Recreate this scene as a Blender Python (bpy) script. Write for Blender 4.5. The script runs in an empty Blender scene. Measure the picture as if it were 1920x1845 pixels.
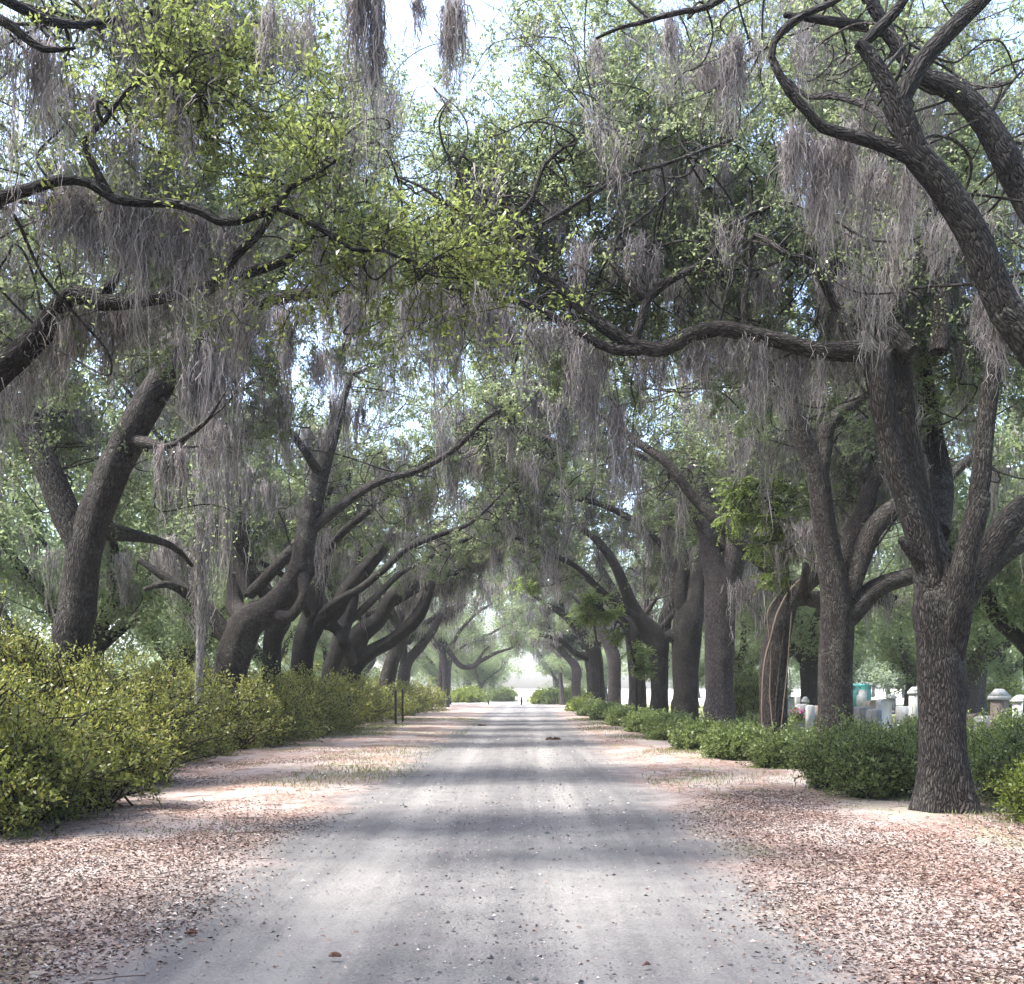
import bpy, math
import numpy as np
from math import radians

rng = np.random.default_rng(11)
scene = bpy.context.scene
col = scene.collection
F = 2050.0; CX = 985.0; CY = 1290.0; H = 1.65
A = np.array
UP = A([0., 0., 1.])
HAZE = 0.0005; DUST = 3.0; SUN_EL = 60; SUN_AZ = -100; SKY = .15; SUN = 1.9; EXPO = 2.7

def at(px, py, d):
    """a point of the place seen at photo pixel px,py at distance d along the avenue"""
    return A([(px - CX) * d / F, d, H - (py - CY) * d / F])

def nrm(v):
    return v / np.maximum(np.linalg.norm(v, axis=-1, keepdims=True), 1e-9)

# ------------------------------------------------------------------ mesh building
class MB:
    def __init__(s):
        s.V = []; s.Fq = []; s.n = 0; s.att = {}
    def add(s, V, Fq, **att):
        V = np.asarray(V, float).reshape(-1, 3)
        if len(V) == 0: return
        s.V.append(V); s.Fq.append(np.asarray(Fq, np.int64).reshape(-1, 4) + s.n); s.n += len(V)
        for k, a in att.items():
            s.att.setdefault(k, []).append(np.asarray(a, float))
    def build(s, name, mat, parent=None, base=(0, 0, 0), smooth=False):
        if s.n == 0: return None
        V = np.concatenate(s.V) - A(base, float)
        Q = np.concatenate(s.Fq)
        me = bpy.data.meshes.new(name)
        me.vertices.add(len(V)); me.vertices.foreach_set('co', V.astype(np.float32).ravel())
        me.loops.add(len(Q) * 4); me.loops.foreach_set('vertex_index', Q.astype(np.int32).ravel())
        me.polygons.add(len(Q)); me.polygons.foreach_set('loop_start', np.arange(0, len(Q) * 4, 4, dtype=np.int32))
        me.update(calc_edges=True)
        for k, lst in s.att.items():
            a = np.concatenate(lst)
            if a.ndim == 2:
                at_ = me.attributes.new(k, 'FLOAT_VECTOR', 'POINT'); at_.data.foreach_set('vector', a.astype(np.float32).ravel())
            else:
                at_ = me.attributes.new(k, 'FLOAT', 'POINT'); at_.data.foreach_set('value', a.astype(np.float32).ravel())
        if smooth: me.polygons.foreach_set('use_smooth', np.ones(len(Q), bool))
        me.materials.append(mat)
        o = bpy.data.objects.new(name, me); col.objects.link(o)
        if parent: o.parent = parent
        return o

def thing(name, label, cat, base=(0, 0, 0), group=None, kind=None):
    o = bpy.data.objects.new(name, None); col.objects.link(o); o.location = base
    o.empty_display_size = .3
    tag(o, label, cat, group, kind); return o
def tag(o, label, cat=None, group=None, kind=None):
    o['label'] = label
    if cat: o['category'] = cat
    if group: o['group'] = group
    if kind: o['kind'] = kind
def copy_tree(src, loc, rz=0, sc=1.0, label=None):
    c = src.copy(); col.objects.link(c); c.location = loc; c.rotation_euler = (0, 0, rz); c.scale = (sc,) * 3
    if label: c['label'] = label
    for ch in list(src.children):
        d = ch.copy(); col.objects.link(d); d.parent = c
    return c

# ------------------------------------------------------------------ geometry helpers
def catmull(P, step):
    """resample a polyline (n,4: xyz + radius) with a Catmull-Rom curve"""
    P = np.asarray(P, float)
    if len(P) < 2: return P
    ext = np.vstack([2 * P[0] - P[1], P, 2 * P[-1] - P[-2]])
    out = []
    for i in range(len(P) - 1):
        p0, p1, p2, p3 = ext[i:i + 4]
        n = max(2, int(np.linalg.norm(p2[:3] - p1[:3]) / step))
        t = (np.arange(n) / n)[:, None]
        out.append(.5 * ((2 * p1) + (-p0 + p2) * t + (2 * p0 - 5 * p1 + 4 * p2 - p3) * t ** 2 + (-p0 + 3 * p1 - 3 * p2 + p3) * t ** 3))
    out.append(P[-1:]); o = np.vstack(out); o[:, 3] = np.maximum(o[:, 3], .006)
    return o

def frames(P):
    T = nrm(np.gradient(P, axis=0)); U = np.zeros_like(P)
    u = np.cross(T[0], A([.31, .9, .2])); u /= np.linalg.norm(u)
    for i in range(len(P)):
        u = u - T[i] * np.dot(u, T[i]); u /= max(np.linalg.norm(u), 1e-9); U[i] = u
    return T, U, np.cross(T, U)

def limb_tube(mb, C, sides=16, bump=.10, base_flare=False, cap=True):
    """tapered, lumpy limb with longitudinal ridges; C (n,4)"""
    P = C[:, :3]; R = C[:, 3]
    T, U, W = frames(P)
    s = np.concatenate([[0], np.cumsum(np.linalg.norm(np.diff(P, axis=0), axis=1))])
    th = np.arange(sides) / sides * 2 * np.pi
    S, TH = np.meshgrid(s, th, indexing='ij')
    k = np.ones_like(S)
    for a, m, w in ((1., 2, 1.1), (.8, 3, .7), (.7, 5, .35), (.5, 1, 2.3), (.5, 4, 3.1), (.35, 7, 1.7)):
        k += bump * .45 * a * np.sin(m * TH + w * S + rng.uniform(0, 6.3))
    for _ in range(int(s[-1] / .9) + 1):       # knots and burls
        s0 = rng.uniform(0, s[-1]); t0 = rng.uniform(0, 6.28); sg = rng.uniform(.08, .22)
        dth = (TH - t0 + np.pi) % (2 * np.pi) - np.pi
        k += bump * rng.uniform(.6, 2.2) * np.exp(-((S - s0) / sg) ** 2 - (dth / .55) ** 2)
    if base_flare:
        z = P[:, 2:3]; k = k + (.34 * np.exp(-np.maximum(z, 0) / .35)) * (1 + .45 * np.sin(5 * TH + 1.3) + .3 * np.sin(3 * TH))
    Rk = R[:, None] * k
    V = P[:, None, :] + Rk[..., None] * (np.cos(TH)[..., None] * U[:, None, :] + np.sin(TH)[..., None] * W[:, None, :])
    n = len(P); off = rng.uniform(0, 50)
    bk = np.stack([np.cos(TH) * R[:, None] + off, np.sin(TH) * R[:, None], S], -1)
    i, j = np.meshgrid(np.arange(n - 1), np.arange(sides), indexing='ij'); j2 = (j + 1) % sides
    Fq = np.stack([i * sides + j, i * sides + j2, (i + 1) * sides + j2, (i + 1) * sides + j], -1).reshape(-1, 4)
    V = V.reshape(-1, 3); bk = bk.reshape(-1, 3)
    mb.add(V, Fq, bk=bk)
    if cap:
        c = P[-1] + T[-1] * R[-1] * .6
        ring = V[-sides:]
        V2 = np.vstack([ring, c[None]]); h = sides // 2
        Fc = [[2 * q, 2 * q + 1, (2 * q + 2) % sides, sides] for q in range(h)]
        mb.add(V2, Fc, bk=np.vstack([bk[-sides:], bk[-1:]]))
        V2 = np.vstack([V[:sides], (P[0] - T[0] * R[0] * .5)[None]])
        mb.add(V2, [q[::-1] for q in Fc], bk=np.vstack([bk[:sides], bk[:1]]))

def smooth(P, R):
    """one round of curve smoothing that doubles the points of each branch"""
    n, K, _ = P.shape; Q = np.zeros((n, 2 * K - 1, 3)); Q[:, ::2] = P
    ext = np.concatenate([2 * P[:, :1] - P[:, 1:2], P, 2 * P[:, -1:] - P[:, -2:-1]], 1)
    Q[:, 1::2] = (-ext[:, :-3] + 9 * ext[:, 1:-2] + 9 * ext[:, 2:-1] - ext[:, 3:]) / 16
    S = np.zeros((n, 2 * K - 1)); S[:, ::2] = R; S[:, 1::2] = (R[:, 1:] + R[:, :-1]) / 2
    return Q, S

def tubes(mb, P, R, sides=4):
    """many thin branches at once: P (N,K,3) R (N,K)"""
    N, K, _ = P.shape
    if N == 0: return
    T = nrm(np.gradient(P, axis=1))
    ref = nrm(P[:, -1] - P[:, 0]); ref = nrm(np.cross(ref, A([.23, .41, .88]) + rng.normal(size=(N, 3)) * .1))
    U = nrm(np.cross(T, ref[:, None, :])); W = np.cross(T, U)
    th = np.arange(sides) / sides * 2 * np.pi
    V = P[:, :, None, :] + R[:, :, None, None] * (np.cos(th)[:, None] * U[:, :, None, :] + np.sin(th)[:, None] * W[:, :, None, :])
    s = np.concatenate([np.zeros((N, 1)), np.cumsum(np.linalg.norm(np.diff(P, axis=1), axis=2), axis=1)], 1)
    bk = np.stack(np.broadcast_arrays(np.cos(th) * R[:, :, None] + rng.uniform(0, 50, (N, 1, 1)), np.sin(th) * R[:, :, None], s[:, :, None]), -1)
    n, i, j = np.meshgrid(np.arange(N), np.arange(K - 1), np.arange(sides), indexing='ij'); j2 = (j + 1) % sides
    b = n * K * sides
    Fq = np.stack([b + i * sides + j, b + i * sides + j2, b + (i + 1) * sides + j2, b + (i + 1) * sides + j], -1)
    mb.add(V, Fq, bk=bk.reshape(-1, 3))

def walk(start, d, length, K, wob, up=0.):
    N = len(start); P = np.zeros((N, K, 3)); P[:, 0] = start; d = nrm(d); st = (length / (K - 1))[:, None]
    for k in range(1, K):
        d = nrm(d + rng.normal(size=(N, 3)) * wob + UP * up)
        P[:, k] = P[:, k - 1] + d * st
    return P

def reach(start, end, K, wob, bow=0.):
    N = len(start); t = np.linspace(0, 1, K)
    n = rng.normal(size=(N, K + 4, 3)); n = (n[:, 2:-2] * .38 + (n[:, 1:-3] + n[:, 3:-1]) * .24 + (n[:, :-4] + n[:, 4:]) * .07) * 1.7      # gnarled but without kinks
    n = np.cumsum(n, axis=1); n -= n[:, :1]
    n = n - t[None, :, None] * n[:, -1:]
    L = np.linalg.norm(end - start, axis=1)
    P = start[:, None] + (end - start)[:, None] * t[None, :, None] + n * (wob * L / math.sqrt(K))[:, None, None]
    P[:, :, 2] += bow * L[:, None] * np.sin(t * np.pi)[None]
    return P

def sample(P, N, t0, t1=1.0, R=None):
    """N random points on each of the polylines P -> points, tangents (and radii)"""
    n, K, _ = P.shape
    idx = np.repeat(np.arange(n), N); t = rng.uniform(t0, t1, n * N) * (K - 1)
    k = np.minimum(t.astype(int), K - 2); f = (t - k)[:, None]
    pt = P[idx, k] * (1 - f) + P[idx, k + 1] * f; tg = nrm(P[idx, k + 1] - P[idx, k])
    if R is None: return pt, tg
    return pt, tg, R[idx, k] * (1 - f[:, 0]) + R[idx, k + 1] * f[:, 0]

def leaves(mb, pos, dirs, L, ratio=.46, tint=None, fold=.18):
    N = len(pos)
    if N == 0: return
    L = L * rng.uniform(.65, 1.3, N)
    d = nrm(dirs); s = nrm(np.cross(d, nrm(rng.normal(size=(N, 3)) + UP * 1.2)))
    n = np.cross(s, d)
    Lc = L[:, None]
    tip = pos + d * Lc - n * Lc * .12
    l = pos + d * Lc * .5 + s * Lc * ratio * .5 + n * Lc * fold * .5
    r = pos + d * Lc * .5 - s * Lc * ratio * .5 + n * Lc * fold * .5
    V = np.stack([pos, l, tip, r], 1)
    Fq = np.arange(N * 4).reshape(-1, 4)
    t = rng.uniform(0, 1, N) if tint is None else tint
    mb.add(V, Fq, tint=np.repeat(t, 4))

def strands(mb, top, length, w0, K=9, drift=.08, pull=None):
    """hanging moss strands as narrow ragged ribbons"""
    N = len(top)
    if N == 0: return
    t = np.linspace(0, 1, K)
    n = np.cumsum(rng.normal(size=(N, K, 2)), axis=1); n -= n[:, :1]
    P = np.repeat(top[:, None], K, 1)
    P[:, :, :2] += n * (drift * np.sqrt(length / K))[:, None, None]
    P[:, :, 2] -= t[None] * length[:, None]
    if pull is not None: P[:, :, :2] -= pull[:, None, :] * (t[None] ** .8 * .75)[..., None]
    a = rng.uniform(0, np.pi, N)[:, None] + np.cumsum(rng.normal(size=(N, K)) * .5, 1)
    w = w0[:, None] * (1.05 - t[None]) ** .6 * rng.uniform(.35, 1.5, (N, K)) * .5
    off = np.stack([np.cos(a), np.sin(a), rng.normal(size=(N, K)) * .5], -1) * w[..., None]
    V = np.stack([P - off, P + off], 2)      # N,K,2,3
    n_, i = np.meshgrid(np.arange(N), np.arange(K - 1), indexing='ij'); b = (n_ * K + i) * 2
    Fq = np.stack([b, b + 1, b + 3, b + 2], -1)
    tint = np.repeat(rng.uniform(0, 1, N), K * 2)
    mb.add(V, Fq, tint=tint)

def moss_clump(mb, p, L, n, spread=.16, d=None):
    """p (M,3) anchors, L (M,) lengths, n strands each"""
    M = len(p)
    if M == 0: return
    d = p[:, 1] if d is None else d
    q = np.repeat(p, n, 0); Lr = np.repeat(L, n)
    off = rng.normal(size=(len(q), 3)) * A([spread, spread * .6, .09])
    r = np.linalg.norm(off[:, :2], axis=1) / spread
    ln = Lr * np.exp(-r * .5) * rng.uniform(.3, 1.15, len(q)) * .9 + .12
    dd = np.repeat(d, n)
    w = np.maximum(.009, .0008 * dd) * rng.uniform(.6, 1.5, len(q))
    strands(mb, q + off, ln, w, pull=off[:, :2])
    # side filaments all down the clump keep it from looking combed
    q3 = q + off; q3 = q3 - UP * (ln * rng.uniform(.1, .85, len(q)))[:, None]; q3[:, :2] -= off[:, :2] * .35; q3[:, :2] += rng.normal(size=(len(q), 2)) * spread * .25
    strands(mb, q3, ln * rng.uniform(.1, .3, len(q)), w * .8, K=4, drift=.2)
    # short curled fringe round the head of the clump
    m2 = max(2, n // 2); q = np.repeat(p, m2, 0) + rng.normal(size=(M * m2, 3)) * A([spread, spread, .06]) * 1.1
    strands(mb, q, rng.uniform(.1, .35, len(q)) * np.repeat(np.minimum(L, 1.4), m2), np.maximum(.011, .0008 * np.repeat(d, m2)), K=4, drift=.14)

def box(mb, c, s, rz=0, taper=1.0, bev=0.0):
    """box with optionally tapered top and chamfered top edge; c is the centre of its base"""
    x, y, z = s[0] / 2, s[1] / 2, s[2]
    lv = [(0, 1.0), (z - bev, taper), (z, taper - (bev / max(x, .01)) if bev else taper)] if bev else [(0, 1.0), (z, taper)]
    V = []
    for h, k in lv:
        V += [(-x * k, -y * k, h), (x * k, -y * k, h), (x * k, y * k, h), (-x * k, y * k, h)]
    V = A(V); ca, sa = math.cos(rz), math.sin(rz)
    V = np.stack([V[:, 0] * ca - V[:, 1] * sa, V[:, 0] * sa + V[:, 1] * ca, V[:, 2]], -1) + A(c)
    Fq = []
    for l in range(len(lv) - 1):
        for j in range(4): Fq.append([l * 4 + j, l * 4 + (j + 1) % 4, (l + 1) * 4 + (j + 1) % 4, (l + 1) * 4 + j])
    Fq.append([len(V) - 4, len(V) - 3, len(V) - 2, len(V) - 1]); Fq.append([3, 2, 1, 0])
    mb.add(V, Fq)

# ------------------------------------------------------------------ materials
class NT:
    def __init__(s, name):
        s.m = bpy.data.materials.new(name); s.m.use_nodes = True; s.t = s.m.node_tree
        s.t.nodes.clear(); s.out = s.t.nodes.new('ShaderNodeOutputMaterial')
    def n(s, typ, _sets=None, **inp):
        nd = s.t.nodes.new(typ)
        for k, v in (_sets or {}).items(): setattr(nd, k, v)
        for k, v in inp.items():
            k2 = int(k[1:]) if k[0] == '_' and k[1:].isdigit() else k.replace('_', ' ')
            sk = nd.inputs[k2]
            if isinstance(v, bpy.types.NodeSocket): s.t.links.new(v, sk)
            else: sk.default_value = v
        return nd
    def math(s, op, a, b=0., c=0., clamp=False):
        nd = s.n('ShaderNodeMath', {'operation': op, 'use_clamp': clamp}, _0=a, _1=b, _2=c); return nd.outputs[0]
    def noise(s, vec, scale, detail=4, rough=.55, dist=0.):
        return s.n('ShaderNodeTexNoise', Vector=vec, Scale=scale, Detail=detail, Roughness=rough, Distortion=dist).outputs[0]
    def ramp(s, fac, stops, interp='LINEAR'):
        nd = s.n('ShaderNodeValToRGB', Fac=fac); cr = nd.color_ramp; cr.interpolation = interp
        while len(cr.elements) < len(stops): cr.elements.new(.5)
        for e, (p, c) in zip(cr.elements, stops):
            e.position = p; e.color = (c, c, c, 1) if isinstance(c, (int, float)) else (*c, 1)
        return nd.outputs[0]
    def mix(s, f, a, b):
        nd = s.n('ShaderNodeMix', {'data_type': 'RGBA'})
        for i, v in ((0, f), (6, a), (7, b)):
            if isinstance(v, bpy.types.NodeSocket): s.t.links.new(v, nd.inputs[i])
            elif i == 0: nd.inputs[0].default_value = v
            else: nd.inputs[i].default_value = (*v, 1)
        return nd.outputs[2]
    def vscale(s, vec, xyz):
        return s.n('ShaderNodeVectorMath', {'operation': 'MULTIPLY'}, _0=vec, _1=xyz).outputs[0]
    def done(s, shader):
        s.t.links.new(shader, s.out.inputs[0]); return s.m

def leaf_mat(name, stops, trans=(.16, .24, .05), tmix=.42, rough=.42, clump=.35, spec=.5):
    t = NT(name)
    a = t.n('ShaderNodeAttribute', {'attribute_name': 'tint'}).outputs['Fac']
    g = t.n('ShaderNodeNewGeometry').outputs['Position']
    big = t.noise(g, .8, 2)
    v = t.math('ADD', t.math('MULTIPLY', a, 1 - clump), t.math('MULTIPLY', big, clump))
    c = t.ramp(v, stops)
    tc = t.mix(.45, c, trans)
    bs = t.n('ShaderNodeBsdfPrincipled', Base_Color=c, Roughness=rough); bs.inputs['Specular IOR Level'].default_value = spec
    tr = t.n('ShaderNodeBsdfTranslucent', Color=tc)
    return t.done(t.n('ShaderNodeMixShader', _0=tmix, _1=bs.outputs[0], _2=tr.outputs[0]).outputs[0])

OAK = leaf_mat('oak_leaf', [(0, (.05, .075, .035)), (.45, (.1, .14, .065)), (.8, (.15, .195, .09)), (1, (.22, .26, .12))], trans=(.5, .6, .3), tmix=.52, rough=.33)
OAKY = leaf_mat('oak_leaf_gold', [(0, (.04, .06, .015)), (.5, (.1, .13, .03)), (.8, (.17, .18, .035)), (.93, (.22, .17, .03)), (1, (.3, .13, .02))], trans=(.4, .5, .16), tmix=.5, clump=.15)
FAROAK = leaf_mat('far_oak_leaf', [(0, (.065, .1, .05)), (.5, (.12, .17, .08)), (1, (.19, .25, .12))], trans=(.52, .64, .34), tmix=.52)
AZ = leaf_mat('azalea_leaf', [(0, (.05, .07, .016)), (.4, (.115, .155, .036)), (.72, (.2, .235, .065)), (.86, (.22, .15, .06)), (1, (.26, .11, .06))], trans=(.42, .42, .1), tmix=.45, clump=.2)
SH = leaf_mat('shrub_leaf', [(0, (.03, .05, .018)), (.5, (.1, .145, .045)), (.85, (.19, .25, .08)), (1, (.3, .36, .14))], trans=(.38, .5, .14), tmix=.35, clump=.2)
SHY = leaf_mat('bright_shrub_leaf', [(0, (.05, .08, .016)), (.5, (.13, .18, .035)), (1, (.24, .28, .06))], trans=(.34, .42, .06), tmix=.42, clump=.2)
LOC = leaf_mat('locust_leaf', [(0, (.07, .11, .03)), (.5, (.13, .2, .05)), (1, (.22, .3, .09))], trans=(.4, .52, .14), tmix=.55, clump=.1)
DARKC = leaf_mat('cedar_leaf', [(0, (.012, .025, .016)), (1, (.035, .055, .03))], trans=(.06, .1, .04), tmix=.3)

def moss_mat():
    t = NT('spanish_moss')
    a = t.n('ShaderNodeAttribute', {'attribute_name': 'tint'}).outputs['Fac']
    c = t.ramp(a, [(0, (.1, .091, .095)), (.5, (.31, .286, .292)), (1, (.56, .525, .52))])
    bs = t.n('ShaderNodeBsdfDiffuse', Color=c, Roughness=.9)
    tr = t.n('ShaderNodeBsdfTranslucent', Color=c)
    return t.done(t.n('ShaderNodeMixShader', _0=.4, _1=bs.outputs[0], _2=tr.outputs[0]).outputs[0])
MOSS = moss_mat()

def bark_mat(name, dark, mid, light, lich=(.2, .21, .18), amt=.5):
    t = NT(name)
    co = t.n('ShaderNodeAttribute', {'attribute_name': 'bk'}).outputs['Vector']
    wob = t.n('ShaderNodeTexNoise', Vector=co, Scale=3.0, Detail=3).outputs['Color']
    cw = t.n('ShaderNodeVectorMath', {'operation': 'MULTIPLY_ADD'}, _0=wob, _1=(.13, .13, .13), _2=co).outputs[0]
    v = t.n('ShaderNodeTexVoronoi', {'feature': 'DISTANCE_TO_EDGE'}, Vector=t.vscale(cw, (1, 1, .15)), Scale=40.0).outputs['Distance']
    crack = t.ramp(v, [(0, 0.), (.18, .7), (.45, 1.)])
    nz = t.noise(t.vscale(cw, (1, 1, .35)), 30, 5, .65)
    fur = t.noise(t.vscale(cw, (1, 1, .12)), 9, 3, .5)
    hgt = t.math('ADD', t.math('MULTIPLY', crack, .62), t.math('ADD', t.math('MULTIPLY', nz, .5), t.math('MULTIPLY', fur, .25)))
    c = t.ramp(hgt, [(.2, dark), (.75, mid), (1.0, light)])
    pn = t.ramp(t.noise(co, 2.3, 5, .6), [(.5, 0.), (.68, 1.)])
    sp = t.ramp(t.noise(co, 26, 3, .6), [(.45, 0.), (.62, 1.)])
    c = t.mix(t.math('MULTIPLY', t.math('MULTIPLY', pn, sp), amt), c, lich)
    bs = t.n('ShaderNodeBsdfPrincipled', Base_Color=c, Roughness=.85); bs.inputs['Specular IOR Level'].default_value = .25
    bp = t.n('ShaderNodeBump', Height=hgt, Strength=1.0, Distance=.05)
    t.t.links.new(bp.outputs[0], bs.inputs['Normal'])
    return t.done(bs.outputs[0])
BARK = bark_mat('oak_bark', (.004, .0034, .0032), (.024, .0205, .0197), (.072, .063, .06))
BARKP = bark_mat('oak_bark_pale', (.014, .0115, .013), (.05, .043, .047), (.125, .112, .12), amt=.35)
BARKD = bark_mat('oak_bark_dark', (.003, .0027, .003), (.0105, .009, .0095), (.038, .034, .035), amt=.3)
TWIG = bark_mat('twig_bark', (.01, .009, .008), (.028, .024, .022), (.06, .053, .05), lich=(.14, .15, .12), amt=.6)
BIRCH = bark_mat('pale_bark', (.16, .145, .135), (.42, .39, .37), (.6, .57, .54), lich=(.12, .11, .1), amt=.8)

def stone_mat(name, c0, c1, rough=.8):
    t = NT(name); g = t.n('ShaderNodeNewGeometry').outputs['Position']
    n = t.noise(g, 3, 5, .6); st = t.noise(t.vscale(g, (6, 6, 1)), 2, 4)
    c = t.ramp(t.math('MULTIPLY', t.math('ADD', n, st), .5), [(.35, c0), (.65, c1)])
    bs = t.n('ShaderNodeBsdfPrincipled', Base_Color=c, Roughness=rough)
    bp = t.n('ShaderNodeBump', Height=t.noise(g, 60, 3), Strength=.3, Distance=.01); t.t.links.new(bp.outputs[0], bs.inputs['Normal'])
    return t.done(bs.outputs[0])
STW = stone_mat('white_marble', (.3, .31, .32), (.52, .53, .54)); STG = stone_mat('grey_granite', (.1, .105, .12), (.2, .21, .23))
STB = stone_mat('brown_stone', (.09, .07, .06), (.22, .18, .155)); STM = stone_mat('pale_marble', (.24, .25, .26), (.42, .43, .44))
def flat_mat(name, c, rough=.7, metal=0.):
    t = NT(name); g = t.n('ShaderNodeNewGeometry').outputs['Position']
    n = t.noise(g, 14, 4); c2 = tuple(x * .6 for x in c)
    return t.done(t.n('ShaderNodeBsdfPrincipled', Base_Color=t.mix(n, c, c2), Roughness=rough, Metallic=metal).outputs[0])
STAKE = flat_mat('rusty_steel', (.07, .05, .045), .6, .3)
TEAL = flat_mat('teal_paint', (.04, .26, .26)); FLOW = flat_mat('flower_petals', (.45, .08, .3)); CONE = flat_mat('cone_brown', (.13, .06, .04))
VINE = flat_mat('vine_bark', (.12, .088, .068))

def litter_mat(name, stops):
    t = NT(name); a = t.n('ShaderNodeAttribute', {'attribute_name': 'tint'}).outputs['Fac']
    return t.done(t.n('ShaderNodeBsdfPrincipled', Base_Color=t.ramp(a, stops), Roughness=.55).outputs[0])
LITTER = litter_mat('dry_leaf', [(0, (.04, .021, .016)), (.3, (.09, .05, .038)), (.6, (.155, .1, .082)), (.85, (.26, .205, .185)), (1, (.42, .37, .345))])
GRAVEL = litter_mat('gravel_stone', [(0, (.025, .026, .032)), (.6, (.1, .1, .115)), (.8, (.2, .195, .195)), (1, (.4, .39, .38))])
GRASS = leaf_mat('grass_blade', [(0, (.05, .07, .02)), (.6, (.12, .15, .05)), (1, (.25, .24, .1))], trans=(.2, .27, .07), tmix=.3)

def ground_mat():
    t = NT('ground_soil'); g = t.n('ShaderNodeNewGeometry').outputs['Position']
    sp = t.n('ShaderNodeSeparateXYZ', Vector=g); X, Y = sp.outputs[0], sp.outputs[1]
    # distance from the middle of the drive; ragged edge
    xc = t.math('ADD', X, .35)
    wob = t.math('MULTIPLY', t.math('SUBTRACT', t.noise(g, .55, 4, .6), .5), 2.2)
    ax = t.math('ADD', t.math('ABSOLUTE', xc), wob)
    road = t.ramp(t.math('MULTIPLY', ax, .2), [(.40, 1.), (.56, 0.)])
    strk = t.noise(t.vscale(g, (3.2, .10, 1)), 1.0, 5, .62)      # streaks the wheels leave
    fine = t.noise(g, 38, 5, .75); mid = t.noise(g, 2.2, 5, .6)
    rr = t.math('ADD', t.math('MULTIPLY', strk, .4), t.math('ADD', t.math('MULTIPLY', mid, .24), t.math('MULTIPLY', fine, .44)))
    tr_ = t.math('SUBTRACT', t.math('ABSOLUTE', t.math('ADD', xc, t.math('MULTIPLY', t.noise(t.vscale(g, (.3, .12, 1)), 1.0, 2), .25))), .95)
    tr_ = t.math('POWER', 2.718, t.math('MULTIPLY', t.math('MULTIPLY', tr_, tr_), -9.0))
    rr = t.math('ADD', rr, t.math('MULTIPLY', tr_, .11))
    rc = t.ramp(rr, [(.34, (.07, .07, .075)), (.52, (.125, .123, .126)), (.68, (.21, .205, .2))])
    sand = t.ramp(t.math('ADD', t.math('MULTIPLY', fine, .4), t.math('MULTIPLY', mid, .6)), [(.3, (.2, .165, .155)), (.7, (.38, .34, .325))])
    # leaf litter patches, finely mottled so that far litter reads the same as the near loose leaves
    cell = t.n('ShaderNodeTexVoronoi', Vector=t.vscale(g, (1.3, 1, 1)), Scale=22.0).outputs['Color']
    cv = t.n('ShaderNodeSeparateColor', Color=cell).outputs[0]
    lc = t.ramp(cv, [(0, (.08, .045, .036)), (.4, (.17, .1, .08)), (.75, (.28, .2, .165)), (1, (.4, .33, .3))])
    lm = t.ramp(t.math('ADD', t.noise(t.vscale(g, (1, .5, 1)), .9, 5, .65), t.math('MULTIPLY', fine, .18)), [(.5, 0.), (.66, 1.)])
    verge = t.mix(t.math('MULTIPLY', lm, .85), sand, lc)
    gm = t.ramp(t.noise(t.vscale(g, (1, .4, 1)), .7, 5, .6), [(.54, 0.), (.64, 1.)])
    gm = t.math('MULTIPLY', gm, t.ramp(t.noise(g, 16, 4, .7), [(.4, 0.), (.6, 1.)]))
    verge = t.mix(t.math('MULTIPLY', gm, .7), verge, (.15, .18, .07))
    # the cemetery lawn off to the sides, pale dry grass
    lawn = t.ramp(t.math('MULTIPLY', t.math('ABSOLUTE', X), .05), [(.42, 0.), (.5, 1.)])
    lg = t.ramp(mid, [(.3, (.11, .14, .05)), (.6, (.2, .21, .1)), (.8, (.28, .26, .18))])
    verge = t.mix(lawn, verge, lg)
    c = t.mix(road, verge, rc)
    far = t.ramp(t.math('MULTIPLY', Y, .005), [(.535, 0.), (.56, 1.)])  # ground beyond the avenue painted paler, standing in for full sunlight there
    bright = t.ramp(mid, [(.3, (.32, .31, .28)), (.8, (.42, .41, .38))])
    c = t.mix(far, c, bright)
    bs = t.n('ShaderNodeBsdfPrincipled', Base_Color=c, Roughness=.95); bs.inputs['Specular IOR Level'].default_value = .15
    bh = t.math('ADD', t.math('MULTIPLY', fine, .02), t.math('MULTIPLY', mid, .05))
    bp = t.n('ShaderNodeBump', Height=bh, Strength=.9, Distance=1.0); t.t.links.new(bp.outputs[0], bs.inputs['Normal'])
    return t.done(bs.outputs[0])
GROUND = ground_mat()

# ------------------------------------------------------------------ trees
GAPS = [(A([-.9, 9.5, 10.2]), A([1.0, 5.5, 4.2]))]      # openings in the canopy over the drive: sky shows
def in_gap(p):
    m = np.zeros(len(p), bool)
    for c, r in GAPS: m |= (((p - c) / r) ** 2).sum(1) < 1
    return m

def px_limb(pts, step=.16, gn=.03):
    """pts: (px, py, d, width in photo pixels)"""
    P = A([[*at(x, y, d), w * .5 * d / F] for x, y, d, w in pts])
    C = catmull(P, step)
    n = np.cumsum(rng.normal(size=(len(C), 3)), 0); n -= np.linspace(0, 1, len(C))[:, None] * n[-1]
    C[:, :3] += n * gn * .35 * C[:, 3:4] ** .5
    return C

def auto_limb(start, d0, length, r0, r1=.03, droop=0., target=None, K=9, wob=.16):
    d = nrm(A(d0, float)); P = [[*start, r0]]; p = A(start, float)
    for k in range(1, K):
        if target is not None: d = nrm(d * .8 + nrm(A(target) - p) * .38)
        d = nrm(d + rng.normal(size=3) * wob + UP * droop)
        p = p + d * length / (K - 1); t = k / (K - 1)
        P.append([*p, r0 * (1 - t) ** .85 * .9 + r1])
    return catmull(A(P), .22)

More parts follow.
